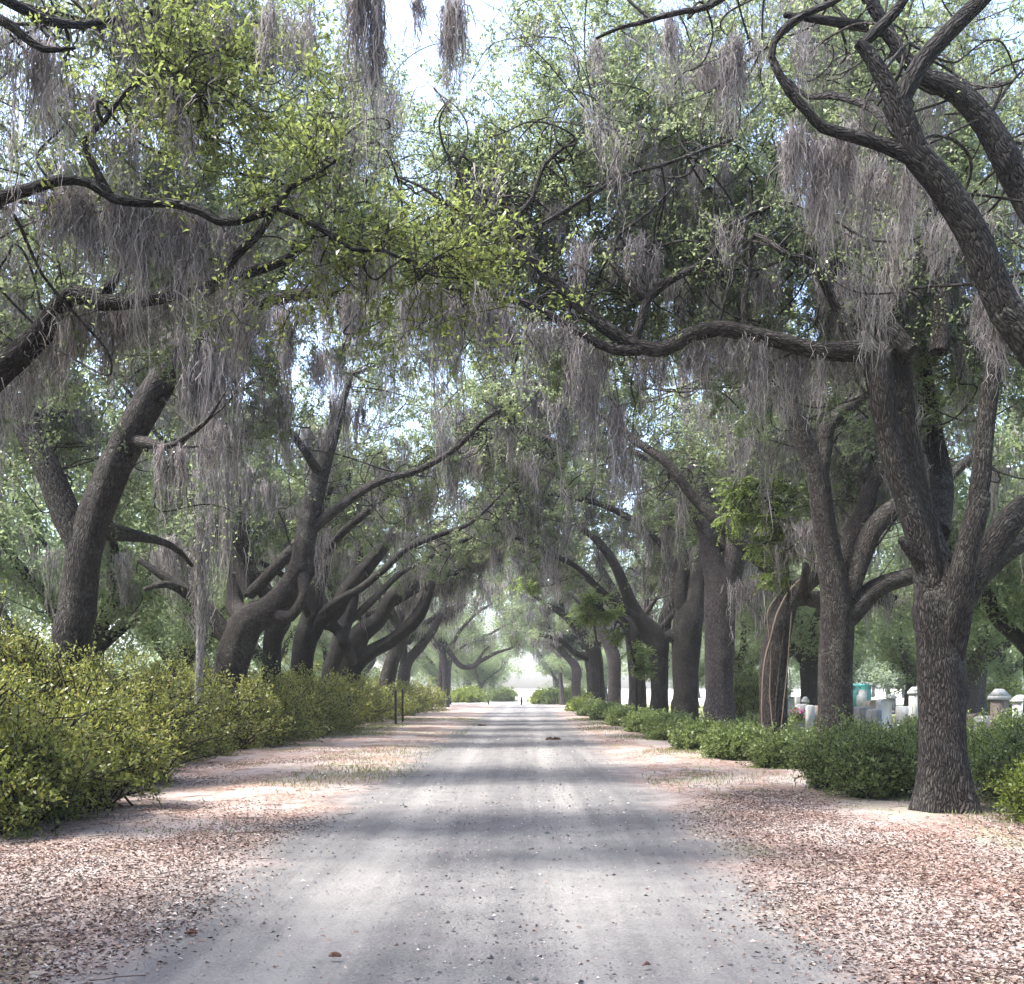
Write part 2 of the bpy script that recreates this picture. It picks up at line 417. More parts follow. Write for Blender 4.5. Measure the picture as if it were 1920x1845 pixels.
class Oak:
    def __init__(s, name, label, base, bark=BARK, group=None, leaf=OAK, cat='tree', local=False):
        s.base = A(base, float); s.bark = bark; s.leaf = leaf
        s.root = thing(name, label, cat, tuple(base), group)
        s.nodes = []; s.dist = max(6., s.base[1]) if not local else 60.
    def trunk(s, C, sides=26, flare=True, name='trunk'):
        mb = MB(); limb_tube(mb, C, sides, .085, flare); o = mb.build(name, s.bark, s.root, s.base, True); s.nodes.append((C, .15)); return o
    def limb(s, C, w=1., sides=14, name='limb', bump=.1):
        mb = MB(); limb_tube(mb, C, sides, bump); mb.build(name, s.bark, s.root, s.base, True); s.nodes.append((C, w))
    def allnodes(s, rmax=1.0):
        N = []; W = []
        for C, w in s.nodes:
            if w <= 0: continue
            m = C[:, 3] < rmax
            N.append(C[m]); W.append(np.full(m.sum(), w))
        return np.vstack(N), np.concatenate(W)
    def crown(s, blobs, nb, n2=7, n3=3, nl=11, leafL=.07, moss=60, mossL=(.5, 1.7), mossn=22, near=None, spread2=(.5, 1.3),
              limb_frac=.45, front=None, zmin=0, Lmax=None, lift=.6, limb_moss=1.0, wood3=True, off=(1.0, 1.0, .8)):
        N, W = s.allnodes(.24)
        # where boughs end: round the limbs, and through the crown's volume
        k1 = int(nb * limb_frac); W2 = W / W.sum()
        i = rng.choice(len(N), k1, p=W2)
        e1 = N[i, :3] + rng.normal(size=(k1, 3)) * A(off) * rng.uniform(.5, 1.3, (k1, 1)) + UP * lift * rng.uniform(0, 2., (k1, 1))
        ends = [e1]; sts = [N[i, :3]]; rr = [N[i, 3]]
        if blobs:
            k2 = nb - k1; wv = A([r[0] * r[1] * r[2] for c, r in blobs], float); bi = rng.choice(len(blobs), k2, p=wv / wv.sum())
            c = A([b[0] for b in blobs], float)[bi]; r = A([b[1] for b in blobs], float)[bi]
            u = nrm(rng.normal(size=(k2, 3))) * rng.uniform(.25, 1, (k2, 1)) ** (1 / 2.2)
            e2 = c + u * r; e2 = e2[(e2[:, 2] > 2.2)]
            dd = ((e2[:, None, :] - N[None, :, :3]) ** 2).sum(2) * (1 + .8 * (N[None, :, 2] > e2[:, None, 2])) * (1 + N[None, :, 3] * 2)
            j = dd.argmin(1); ends.append(e2); sts.append(N[j, :3]); rr.append(N[j, 3])
        E = np.vstack(ends)
        if front: E[:, 1] = front + np.abs(E[:, 1] - front)      # the boughs grow on the far side of the bare limbs
        S = np.vstack(sts); R0 = np.concatenate(rr)
        keep = (E[:, 1] > 5.0) & ~in_gap(E) & ~in_gap((E + S) / 2) & ~in_gap(E * .75 + S * .25) & (np.linalg.norm(E - S, axis=1) < (Lmax or (5.2 if s.dist < 40 else 7))) & (E[:, 2] > zmin); E, S, R0 = E[keep], S[keep], R0[keep]
        L1 = np.linalg.norm(E - S, axis=1)
        P1 = reach(S, E, 13, .27, .05)
        r1 = np.minimum(.0032 * L1 + .005, R0 * .6); t = np.linspace(0, 1, 13)
        R1 = r1[:, None] * (1 - .78 * t[None]) + .003
        if s.dist < 40: P1, R1 = smooth(P1, R1)
        if s.dist < 20: P1, R1 = smooth(P1, R1)
        tw = MB(); tubes(tw, P1, R1, 6)
        p, tg = sample(P1, n2, .25)
        d2 = nrm(tg * .7 + rng.normal(size=tg.shape) * .8 + UP * .15)
        l2 = rng.uniform(*spread2, len(p)); P2 = walk(p, d2, l2, 6, .32, .04)
        R2 = (.0024 + .002 * l2)[:, None] * (1 - .7 * np.linspace(0, 1, 6)[None])
        tubes(tw, P2, R2, 4)
        lf = MB()
        Ls = leafL
        if n3:
            p, tg = sample(P2, n3, .25); d3 = nrm(tg * .8 + rng.normal(size=tg.shape) * .75 + UP * .1)
            l3 = rng.uniform(.18, .5, len(p)); P3 = walk(p, d3, l3, 4, .3, .03)
            if wood3: tubes(tw, P3, (.0035 * np.ones(len(p)))[:, None] * (1 - .5 * np.linspace(0, 1, 4)[None]), 3)
            p, tg = sample(P3, nl, .0, 1.)
            cl = np.repeat(rng.uniform(0, 1, len(P3)), nl)
            pb, tb = sample(P2, nl * 2, .1, 1.); p = np.vstack([p, pb]); tg = np.vstack([tg, tb]); cl = np.concatenate([cl, np.repeat(rng.uniform(0, 1, len(P2)), nl * 2)])
        else:
            p, tg = sample(P2, nl, .1, 1.)
            cl = np.repeat(rng.uniform(0, 1, len(P2)), nl)
        jit = .03 if n3 else Ls * 1.2
        p = p + rng.normal(size=p.shape) * jit
        ld = nrm(tg * .6 + rng.normal(size=tg.shape) * .7 + UP * .1)
        keep = (p[:, 1] > 4.2) & ~in_gap(p) & (p[:, 2] > 1.2)
        keep &= (p[:, 2] > zmin - .5) | (rng.random(len(p)) < .15)
        if front: keep &= (p[:, 1] > front - .25) | (rng.random(len(p)) < .2)
        p, ld, cl = p[keep], ld[keep], cl[keep]
        tint = np.clip(.62 * rng.uniform(0, 1, len(p)) + .38 * cl, 0, 1)
        leaves(lf, p, ld, Ls, tint=tint)
        lf.build('crown', s.leaf, s.root, s.base)
        tw.build('twigs', TWIG, s.root, s.base, True)
        # moss hangs from boughs, twigs and limbs
        ms = getattr(s, 'ms', None) or MB()
        a, _ = sample(P1, 1, .15, .95); a2, _ = sample(P2, 1, .1, .9)
        a = np.vstack([a, a2[rng.random(len(a2)) < .25]])
        w = N[:, 3] < .2; nl_ = int(moss * .55 * limb_moss)
        lm = N[w][rng.choice(w.sum(), nl_)] if w.sum() else N[rng.choice(len(N), nl_)]
        lmp = lm[:, :3] - UP * lm[:, 3:4] * .9 + A([0, 1, 0]) * (lm[:, 3:4] + .12) + rng.normal(size=(len(lm), 3)) * .04
        a = a[rng.choice(len(a), min(len(a), int(moss * .6)), replace=False)]
        anc = np.vstack([a, lmp]); anc = anc[(anc[:, 1] > (front or 5.5)) & (anc[:, 2] > 2.4)]
        Lm = rng.uniform(*mossL, len(anc)) * rng.choice([.5, 1, 1, 1.5], len(anc)); zb = 3.4 if s.dist < 60 else 4.4; ok = anc[:, 2] > zb + .5; anc, Lm = anc[ok], Lm[ok]; Lm = np.minimum(Lm, anc[:, 2] - zb)
        moss_clump(ms, anc, Lm, mossn, .15 + .0022 * s.dist, d=np.full(len(anc), s.dist))
        s.ms = ms
    def moss_at(s, items):
        """(px, top y, bottom y, d, strands, spread)"""
        for px, y0, y1, d, n, sp in items:
            m = 4; c = at(px, y0, d)[None] + A([0, .12 + sp, -.03]) + rng.normal(size=(m, 3)) * A([sp * 1.3, sp * .5, .05])
            moss_clump(s.ms, c, (y1 - y0) * d / F * A([1.15, .9, .65, .45]) * rng.uniform(.85, 1.1, m), max(8, int(n * .42)), max(.035, sp * .42))
    def finish(s):
        s.ms.build('hanging_moss', MOSS, s.root, s.base)

# ================================================================== THE AVENUE
# ---- near left oak (trunk just outside the frame), limbs reach in over the drive
ROWL = 'live oaks of the left row'; ROWR = 'live oaks of the right row'
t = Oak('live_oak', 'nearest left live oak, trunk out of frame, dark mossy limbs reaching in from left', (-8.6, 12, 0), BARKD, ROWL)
b = at(-484, 1572, 12)
t.trunk(catmull(A([[-8.6, 12, -.1, .5], [-8.5, 12, 1.2, .42], [-8.2, 12, 2.6, .4], [-7.6, 12, 3.7, .36]]), .2))
LB = [(-290, 940, 12, 70), (-120, 800, 12, 60), (-20, 708, 12, 50), (30, 668, 12, 46), (80, 622, 12, 42), (108, 580, 11.9, 38), (138, 550, 11.8, 34), (190, 566, 11.7, 30), (260, 562, 11.6, 26), (335, 545, 11.6, 30), (400, 527, 11.6, 27), (460, 512, 11.6, 23), (525, 492, 11.6, 18), (575, 458, 11.6, 12), (600, 420, 11.6, 7)]
t.limb(px_limb(LB), 1.1)
t.limb(px_limb([(-290, 930, 12, 60), (-200, 620, 11, 50), (-90, 430, 10.3, 34), (-10, 372, 10, 26), (60, 350, 9.9, 22), (112, 336, 9.8, 20), (165, 342, 9.8, 17), (212, 372, 9.8, 17), (262, 380, 9.8, 16), (322, 382, 9.8, 16), (372, 396, 9.8, 17), (414, 418, 9.8, 15), (470, 408, 9.8, 14), (518, 388, 9.8, 14), (545, 350, 9.9, 10), (592, 328, 9.9, 7), (630, 300, 9.9, 4)]), 1.2)
t.limb(px_limb([(205, 366, 9.8, 17), (172, 305, 9.8, 14), (160, 262, 9.8, 11), (195, 228, 9.9, 10), (222, 190, 10, 9), (262, 148, 10, 8), (320, 128, 10, 6), (370, 180, 10, 4)]), .7)
t.limb(px_limb([(516, 390, 9.8, 13), (482, 440, 9.8, 15), (440, 480, 9.9, 15), (410, 530, 10.2, 12), (380, 560, 10.8, 6)]), .3)
t.limb(px_limb([(518, 388, 9.8, 14), (572, 412, 9.8, 12), (618, 440, 9.8, 10), (662, 468, 9.8, 8), (720, 470, 9.8, 6), (790, 505, 9.8, 4)]), 1.2)
t.limb(px_limb([(-200, 620, 11, 46), (-180, 200, 10, 34), (-90, 20, 9.5, 26), (0, 36, 9.3, 19), (40, 62, 9.3, 16), (82, 92, 9.3, 12), (140, 90, 9.3, 6)]), .8)
t.limb(px_limb([(-180, 200, 10, 34), (-120, -80, 9.4, 28), (80, -150, 9.0, 22), (330, -110, 8.8, 18), (560, -90, 8.7, 14), (700, -60, 8.7, 11), (800, -40, 8.8, 9), (880, -20, 9, 6)]), .9)
t.limb(px_limb([(-120, -80, 9.4, 26), (100, 40, 11, 16), (260, 30, 12, 13), (400, 10, 13, 10), (520, 60, 13.5, 7)]), .8)
t.limb(px_limb([(185, 560, 11.7, 25), (235, 505, 11.8, 12), (265, 470, 11.9, 7)]), .4)
t.crown([((-5.8, 13, 8.4), (3.4, 1.6, 2.4)), ((-2.9, 12.8, 7.8), (2.2, 1.2, 1.4))],
        150, n2=6, n3=3, nl=24, leafL=.06, moss=260, mossL=(.4, 1.3), mossn=60, off=(.9, .9, .7), lift=.5, front=11.9, limb_moss=1.3, Lmax=3.8)
t.leaf = OAKY
t.crown([((-1.95, 10.3, 6.2), (1.0, .6, .6)), ((-1.2, 10.3, 5.6), (1.1, .6, .45)), ((-2.9, 10.4, 7.3), (1.2, .6, .7)), ((-.5, 10.3, 5.4), (.8, .5, .3)), ((-2.0, 10.4, 7.4), (1., .6, .5))],
        66, n2=6, n3=3, nl=9, leafL=.062, moss=20, mossL=(.3, .8), mossn=20, limb_frac=.12, off=(.4, .3, .4), lift=.3, front=9.85)
t.moss_at([(100, 350, 520, 9.8, 110, .14), (150, 348, 560, 9.8, 100, .12), (200, 370, 620, 9.8, 120, .14), (300, 385, 640, 9.8, 110, .14), (345, 395, 560, 9.8, 90, .1), (425, 420, 600, 9.8, 80, .1), (180, 570, 760, 11.6, 100, .18), (225, 565, 740, 11.6, 100, .18), (600, 430, 560, 9.8, 60, .1), (700, 470, 600, 9.8, 60, .1),
           (110, 130, 330, 9.6, 90, .12), (400, 20, 190, 10, 60, .1), (560, 10, 150, 10, 60, .1), (300, 150, 280, 10, 60, .1),
           (650, -60, 300, 8.7, 130, .07), (655, -40, 420, 8.7, 30, .03), (845, -30, 225, 9, 120, .08), (862, -10, 290, 9, 30, .02), (700, 50, 160, 8.8, 60, .04), (500, -20, 130, 8.9, 60, .1),
           (170, 350, 470, 9.8, 80, .1), (250, 385, 640, 9.8, 160, .16), (320, 385, 560, 9.8, 120, .14), (375, 400, 620, 9.9, 70, .1), (40, 350, 470, 9.8, 90, .16), (90, 345, 450, 9.8, 80, .1),
           (30, 60, 330, 9.3, 90, .12), (60, 80, 480, 9.3, 40, .08), (205, -10, 230, 10, 60, .08), (250, 570, 690, 11.6, 90, .16), (360, 230, 330, 9.8, 40, .04), (210, 240, 370, 9.8, 60, .06)])
t.finish()

# ---- big leaning oak on the left
t = Oak('live_oak', 'big left oak with thick ridged trunk leaning right over the yellow-green azaleas', (-8.4, 18.6, 0), BARK, ROWL)
d = 18.4
C = px_limb([(92, 1478, 18.6, 64), (112, 1330, 18.5, 59), (132, 1225, d, 61), (148, 1110, d, 66), (163, 1010, d, 66), (200, 905, d, 61), (250, 800, d, 57), (305, 712, d, 51), (360, 655, d, 46), (415, 608, d, 43), (455, 578, d, 36), (495, 564, d, 30), (560, 552, d, 23), (615, 548, d, 16), (660, 542, d, 11), (740, 540, d, 9), (790, 535, d, 7), (830, 545, d, 5)], gn=.015)
C[0, 2] = -.1; t.trunk(C)
t.limb(px_limb([(448, 585, d, 44), (470, 545, d, 36), (530, 500, d, 28), (560, 430, d, 20), (620, 380, d, 14), (700, 330, d, 8)]), 1)
t.limb(px_limb([(340, 680, d, 50), (345, 620, d + .8, 28), (350, 560, d + 1.5, 22), (330, 470, d + 2, 16), (360, 380, d + 2, 10)]), .9)
t.limb(px_limb([(152, 1030, d, 52), (122, 955, d, 50), (95, 885, d, 46), (50, 800, d, 44), (10, 742, d, 40), (-50, 690, d, 34), (-110, 560, d, 24), (-120, 420, d, 12)]), 1)
t.limb(px_limb([(240, 822, d, 30), (310, 838, d - .5, 13), (345, 822, d - .7, 11), (385, 792, d - .7, 9), (412, 752, d - .7, 5)]), .5)
t.limb(px_limb([(160, 990, d, 40), (280, 1010, d + 2, 18), (330, 1030, d + 3, 12), (360, 1060, d + 4, 7)]), 0)
t.limb(auto_limb((-5.2, 18.6, 7.6), (.1, .2, 1), 6, .13, target=(-3, 20.5, 13)), 1)
t.crown([((-3.2, 21, 12.2), (3.2, 1.8, 1.5)), ((-5, 20, 9.6), (4, 3, 2.6)), ((-9, 19, 8.2), (3, 3, 2.6)), ((-2.2, 17.8, 9.5), (2.6, 2.4, 2.3))], 240, n2=7, n3=3, nl=15, leafL=.075, moss=280, mossL=(.6, 2.1), mossn=56, front=19.2, limb_moss=1.6, zmin=4.6, Lmax=4.2)
t.moss_at([(700, 560, 720, 18, 80, .2), (380, 620, 900, 18, 120, .25), (350, 680, 860, 18, 100, .25), (480, 570, 760, 18, 120, .25), (560, 560, 740, 18, 110, .25), (620, 550, 720, 18, 100, .2), (520, 640, 880, 19, 90, .3), (740, 545, 760, 18, 90, .2), (660, 760, 880, 20, 70, .1), (655, 545, 760, 18, 60, .1), (335, 835, 1000, 17.6, 90, .12), (300, 840, 960, 17.6, 60, .06), (410, 800, 900, 17.6, 50, .1),
           (370, 640, 1150, 18, 90, .1), (430, 640, 1100, 18, 80, .12), (340, 600, 760, 18, 140, .3), (280, 650, 760, 19, 80, .3), (510, 740, 960, 20, 80, .15), (700, 545, 640, 18, 60, .2), (600, 640, 840, 21, 90, .25), (130, 700, 860, 20, 90, .3), (60, 640, 860, 20, 80, .3)])
t.finish()

# ---- the rest of the left row; every one forks low and leans over the drive
def row_oak(label, base, trunk, limbs, bark, blobs, group, autos=(), zmin=None, nb=200, leafL=.11, nl=17, n3=2, moss=240, mossn=36, mossL=(.7, 2.3), leaf=OAK, w3=False, tscale=1.0, cat='tree'):
    t = Oak('live_oak', label, base, bark, group, leaf, cat)
    C = px_limb(trunk + (limbs[0][1:] if limbs else []), gn=.015); C[0, 2] = -.1; t.trunk(C, 20)
    for l in limbs[1:]: t.limb(px_limb(l, .22), 1, 12)
    for a in autos:
        s0, d0, L, r0, tg = a
        t.limb(auto_limb(s0, d0, L, r0, target=tg), 1, 10)
    t.crown(blobs, nb, n2=6, n3=n3, nl=nl, leafL=leafL, moss=moss, mossL=mossL, mossn=mossn, wood3=w3, front=(base[1] + .8) if base[1] < 68 else None, zmin=(zmin if zmin is not None else (6.3 if base[1] < 68 else 4.8)))
    return t

def std_autos(fx, d, z, side, n=3, reach_=7.5, r=.17):
    """boughs from the fork at (fx,d,z): one arches over the drive, the others outward and up"""
    out = [((fx, d, z), (-side * .8, rng.uniform(-.3, .3), 1.0), reach_ + 2, r, (-side * .5, d + rng.uniform(-2, 2), 9.5))]
    for k in range(n - 1):
        a = rng.uniform(-1, 1)
        out.append(((fx, d, z), (side * rng.uniform(.1, .9), a, 1.3), reach_, r * .8, (fx + side * 3.5, d + a * 4, 10)))
    return out
def std_blobs(x, d, side):
    return [((x * .5, d, 9.6), (5.0, 4.2, 3.2)), ((x * .1, d, 10.6), (3.5, 4.2, 2.2)), ((x * 1.25, d, 9.0), (4.5, 4.2, 3.2))]

d = 30
t = row_oak('second left oak, mossy grey trunk bent low and forking behind the clipped azalea hedge', (-8.3, d, 0),
    [(418, 1403, d, 66), (424, 1290, d, 62), (438, 1220, d, 62), (462, 1168, d, 62), (500, 1145, d, 56)],
    [[(480, 1155, d, 56), (535, 1110, d, 48), (562, 1060, d, 44), (576, 990, d, 38), (592, 920, d, 34), (612, 850, d, 28), (628, 800, d, 24), (640, 760, d, 16), (660, 700, d, 9)],
     [(465, 1165, d, 50), (440, 1130, d + .5, 34), (445, 1060, d + 1, 30), (455, 960, d + 1, 26), (440, 860, d + 1, 20), (420, 760, d + 1, 12)],
     [(430, 1200, d, 34), (395, 1150, d, 28), (350, 1110, d, 24), (305, 1080, d, 17), (260, 1050, d, 10)],
     [(560, 1065, d, 32), (570, 1110, d - .4, 20), (545, 1155, d - .4, 22), (500, 1150, d, 30)],
     [(600, 890, d, 20), (560, 830, d - 1, 15), (500, 760, d - 1, 12), (460, 730, d - 1, 8)],
     [(350, 1110, d, 20), (310, 1095, d - 1, 14), (270, 1105, d - 1, 7)]],
    BARK, std_blobs(-8.3, d, -1), ROWL, std_autos(-7.6, d, 4.2, -1), nb=200, leafL=.09, n3=3, nl=13, moss=260, mossn=40, w3=True)
t.moss_at([(440, 870, 1190, 29, 120, .2), (380, 880, 1240, 28.5, 90, .15), (300, 1010, 1180, 30, 90, .4), (330, 1030, 1170, 30, 80, .4), (240, 1030, 1210, 31, 90, .5), (650, 740, 880, 30, 60, .2), (590, 800, 960, 30, 80, .2), (500, 900, 1010, 30, 60, .2), (220, 1090, 1170, 34, 80, .4)])
t.finish()
d = 35
t = row_oak('third left oak, short dark trunk ending in a broad burl', (-8.1, d, 0), [(507, 1388, d, 34), (509, 1280, d, 34), (512, 1200, d, 36), (522, 1162, d, 48)],
    [[(522, 1170, d, 40), (480, 1172, d, 24), (440, 1200, d - 1, 16), (400, 1190, d, 10)], [(520, 1165, d, 38), (560, 1120, d, 28), (578, 1040, d, 24), (600, 960, d, 20), (625, 900, d, 14)]],
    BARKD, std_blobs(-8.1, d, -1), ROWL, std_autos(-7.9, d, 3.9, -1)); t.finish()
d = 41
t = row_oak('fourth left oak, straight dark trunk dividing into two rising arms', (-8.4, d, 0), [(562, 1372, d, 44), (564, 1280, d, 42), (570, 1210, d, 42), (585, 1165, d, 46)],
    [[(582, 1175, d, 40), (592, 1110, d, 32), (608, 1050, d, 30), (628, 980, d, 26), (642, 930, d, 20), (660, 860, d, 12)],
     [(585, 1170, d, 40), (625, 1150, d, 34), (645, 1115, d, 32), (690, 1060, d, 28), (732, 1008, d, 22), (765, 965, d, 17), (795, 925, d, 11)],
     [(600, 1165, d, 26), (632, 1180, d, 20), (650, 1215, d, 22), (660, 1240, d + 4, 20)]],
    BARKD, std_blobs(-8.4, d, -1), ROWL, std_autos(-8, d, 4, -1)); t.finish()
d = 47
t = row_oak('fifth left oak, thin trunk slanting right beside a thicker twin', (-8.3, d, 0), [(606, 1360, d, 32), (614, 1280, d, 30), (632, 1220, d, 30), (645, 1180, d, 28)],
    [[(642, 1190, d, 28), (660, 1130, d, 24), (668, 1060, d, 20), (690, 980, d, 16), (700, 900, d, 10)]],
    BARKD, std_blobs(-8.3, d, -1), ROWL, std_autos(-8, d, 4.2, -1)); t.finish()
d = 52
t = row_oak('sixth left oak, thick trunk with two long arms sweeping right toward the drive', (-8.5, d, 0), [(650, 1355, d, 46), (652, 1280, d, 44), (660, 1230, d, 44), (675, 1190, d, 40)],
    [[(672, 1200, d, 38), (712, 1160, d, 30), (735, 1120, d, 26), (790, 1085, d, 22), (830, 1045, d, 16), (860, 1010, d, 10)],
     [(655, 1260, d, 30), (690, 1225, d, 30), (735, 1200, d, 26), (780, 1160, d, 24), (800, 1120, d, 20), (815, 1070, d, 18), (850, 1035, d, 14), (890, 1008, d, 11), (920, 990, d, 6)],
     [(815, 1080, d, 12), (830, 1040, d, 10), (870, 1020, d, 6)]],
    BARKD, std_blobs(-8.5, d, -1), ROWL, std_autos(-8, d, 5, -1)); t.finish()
d = 62
t = row_oak('seventh left oak, slender trunk curving right near the steel stakes', (-7.9, d, 0), [(724, 1345, d, 28), (728, 1270, d, 27), (742, 1220, d, 26), (760, 1180, d, 24)],
    [[(758, 1185, d, 24), (780, 1140, d, 20), (800, 1080, d, 17), (835, 1030, d, 13), (870, 1000, d, 8)], [(755, 1190, d, 18), (750, 1130, d, 14), (770, 1060, d, 10)]],
    BARK, std_blobs(-7.9, d, -1), ROWL, std_autos(-7.2, d, 5, -1), leafL=.13, n3=0, nl=50, nb=80, moss=180, mossn=24); t.finish()
d = 70
t = row_oak('eighth left oak, paler trunk above the two steel stakes', (-7.8, d, 0), [(756, 1338, d, 22), (757, 1270, d, 22), (765, 1240, d, 20)],
    [[(764, 1245, d, 20), (790, 1210, d, 18), (812, 1180, d, 15), (832, 1145, d, 11), (870, 1120, d, 7)], [(760, 1250, d, 18), (755, 1200, d, 15), (760, 1140, d, 10)]],
    BARKP, std_blobs(-7.8, d, -1), ROWL, std_autos(-7.5, d, 4.5, -1), leafL=.14, n3=0, nl=48, nb=80, moss=180, mossn=24); t.finish()
d = 92
t = row_oak('ninth left oak, twin pale stems with a long level limb pointing at the drive', (-7, d, 0), [(834, 1328, d, 15), (834, 1270, d, 14), (831, 1235, d, 14), (828, 1200, d, 12)],
    [[(832, 1250, d, 12), (860, 1246, d, 10), (885, 1250, d, 10), (900, 1240, d, 8), (930, 1225, d, 6), (960, 1215, d, 4)], [(824, 1326, d, 11), (826, 1270, d, 10), (828, 1240, d, 9)],
     [(890, 1246, d, 6), (905, 1225, d, 5), (918, 1210, d, 3)]],
    BARKP, [((-3, d, 8), (5, 4.5, 3)), ((-9, d, 9), (5, 4.5, 3))], ROWL, std_autos(-7, d, 4.5, -1), leafL=.17, n3=0, nl=42, nb=80, moss=70, mossn=12, mossL=(.8, 2.4)); t.finish()
d = 107
t = row_oak('last left oak of the avenue, small hazy trunk by the far verge', (-7.6, d, 0), [(838, 1322, d, 15), (838, 1262, d, 14), (844, 1225, d, 12)],
    [], BARKP, [((-2.4, d, 7.6), (5, 5, 3)), ((-9, d, 9), (5, 5, 3))], ROWL, std_autos(-7.4, d, 4.5, -1), leafL=.2, n3=0, nl=38, nb=70, moss=70, mossn=10, mossL=(.8, 2.4)); t.finish()

# ---- right row ------------------------------------------------------------------
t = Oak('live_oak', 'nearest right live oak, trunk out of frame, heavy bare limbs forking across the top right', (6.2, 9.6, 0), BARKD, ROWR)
t.trunk(catmull(A([[6.1, 9.6, -.1, .5], [6.0, 9.6, 1.2, .42], [5.7, 9.6, 2.4, .38], [5.3, 9.6, 3.4, .34]]), .2))
d = 9.6
t.limb(px_limb([(2110, 960, d, 110), (2010, 760, d, 86), (1935, 648, d, 68), (1888, 585, d, 62), (1852, 505, d, 56), (1822, 435, d, 54), (1765, 345, d, 50), (1722, 295, d, 47), (1700, 242, d, 44), (1680, 195, d, 46)], gn=.02), .8, 20, bump=.09)
t.limb(px_limb([(1690, 215, d, 38), (1655, 145, d, 30), (1628, 100, d, 26), (1608, 80, d, 20)], gn=.02), .4)
t.limb(px_limb([(1615, 85, d, 18), (1640, 60, d, 22), (1680, 20, d, 20), (1705, -20, d, 18), (1750, -90, d, 12)], gn=.02), .6)
t.limb(px_limb([(1680, 205, d, 40), (1722, 125, d, 34), (1775, 65, d, 32), (1835, 5, d, 30), (1880, -50, d, 26), (1900, -140, d, 18)], gn=.02), .7)
t.limb(px_limb([(1745, 315, d, 34), (1695, 290, d, 27), (1625, 262, d, 24), (1545, 240, d, 20), (1515, 210, d, 17), (1482, 172, d, 16), (1446, 108, d, 14), (1462, 62, d, 14), (1505, 28, d, 14), (1560, 5, d, 12), (1610, -30, d, 8)], gn=.02), .9)
d2 = 11.2
t.limb(px_limb([(2030, 800, 10, 84), (1975, 480, 10.8, 60), (1930, 370, d2, 54), (1895, 315, d2, 50), (1850, 235, d2, 46), (1795, 175, d2, 42), (1735, 148, d2, 34), (1690, 105, d2, 26), (1660, 62, d2, 22), (1600, 48, d2, 18), (1540, 38, d2, 15), (1470, 28, d2, 10)], gn=.02), .9, 18)
t.limb(px_limb([(1690, 105, d2, 24), (1640, 20, d2, 24), (1600, -40, d2, 18), (1560, -90, d2, 12)]), .7)
t.limb(px_limb([(1600, -45, d2, 18), (1480, -60, 11, 16), (1380, -20, 11, 14), (1330, 12, 11, 12), (1285, 20, 11, 11), (1240, 30, 11, 10), (1200, 42, 11, 9), (1160, 52, 11, 7), (1118, 72, 11, 5)]), 1.1)
t.limb(px_limb([(1700, 260, d, 18), (1630, 200, 10.5, 15), (1560, 178, 11, 14), (1515, 182, 11.4, 9), (1480, 150, 11.5, 5)]), .5)
t.crown([((5.5, 11, 8.2), (2.2, 2, 1.8)), ((2.5, 11.5, 8.5), (2.2, 1.5, 1.0))], 80, n2=6, n3=3, nl=13, leafL=.06, moss=200, mossn=50, mossL=(.3, 1.1), limb_frac=.6, off=(.9, 1.2, .8), front=12.0, limb_moss=.4, zmin=6.6, Lmax=3.6)
t.moss_at([(1385, 60, 260, 11, 110, .07), (1262, 20, 190, 11, 60, .05), (1110, 60, 120, 11, 60, .1), (1510, 215, 420, 9.6, 140, .12), (1560, 250, 560, 9.6, 120, .12), (1640, 275, 560, 9.7, 140, .2), (1590, 260, 480, 9.7, 90, .12), (1700, 300, 420, 9.7, 70, .1), (1880, 600, 760, 9.6, 60, .05), (1770, 380, 560, 10.5, 100, .2), (1860, 540, 640, 10.2, 80, .16), (1500, 40, 130, 10, 60, .15), (1750, 240, 330, 10.2, 60, .12)])
t.finish()

d = 14.3
t = Oak('live_oak', 'large right oak with ridged double trunk, its limb arching left over the drive', (5.5, d, 0), BARK, ROWR)
C = px_limb([(1772, 1532, d, 98), (1770, 1450, d, 90), (1768, 1330, d, 86), (1766, 1210, d, 86), (1762, 1140, d, 92), (1764, 1100, d, 78), (1766, 1070, d, 48), (1766, 1052, d, 20)], gn=.01); C[0, 2] = -.1
t.trunk(C, 34)
t.limb(px_limb([(1756, 1260, d, 34), (1746, 1175, d, 60), (1743, 1080, d, 60), (1728, 1010, d, 52), (1700, 925, d, 48), (1672, 835, d, 46), (1656, 750, d, 46), (1648, 690, d, 46), (1632, 662, d, 42), (1585, 660, d, 38), (1530, 658, d, 33), (1470, 642, d, 30), (1400, 626, d, 30), (1345, 618, d, 30), (1288, 632, d, 30), (1245, 656, d, 28), (1195, 648, d, 26), (1132, 612, d, 24), (1080, 566, d, 24), (1042, 528, d, 22), (1000, 490, d, 20), (955, 452, d, 17), (925, 412, d, 14), (893, 372, d, 11), (860, 320, d, 7)], gn=.02), 1.2, 18)
t.limb(px_limb([(1185, 650, d, 22), (1203, 600, d, 18), (1215, 560, d, 17), (1258, 525, d, 14), (1320, 492, d, 13), (1348, 460, d, 12), (1362, 430, d, 11), (1410, 400, d, 8), (1475, 378, d, 5)], gn=.01), 1)
t.limb(px_limb([(1212, 562, d, 15), (1178, 528, d, 13), (1148, 492, d, 11), (1160, 440, d, 8), (1215, 400, d, 6), (1262, 350, d, 4)], gn=.01), 1)
t.limb(px_limb([(1200, 655, d, 24), (1150, 655, d, 20), (1092, 628, d, 17), (1030, 590, d, 16), (980, 566, d, 14), (930, 560, d, 13), (882, 546, d, 11), (840, 540, d, 7), (800, 520, d, 4)], gn=.01), .9)
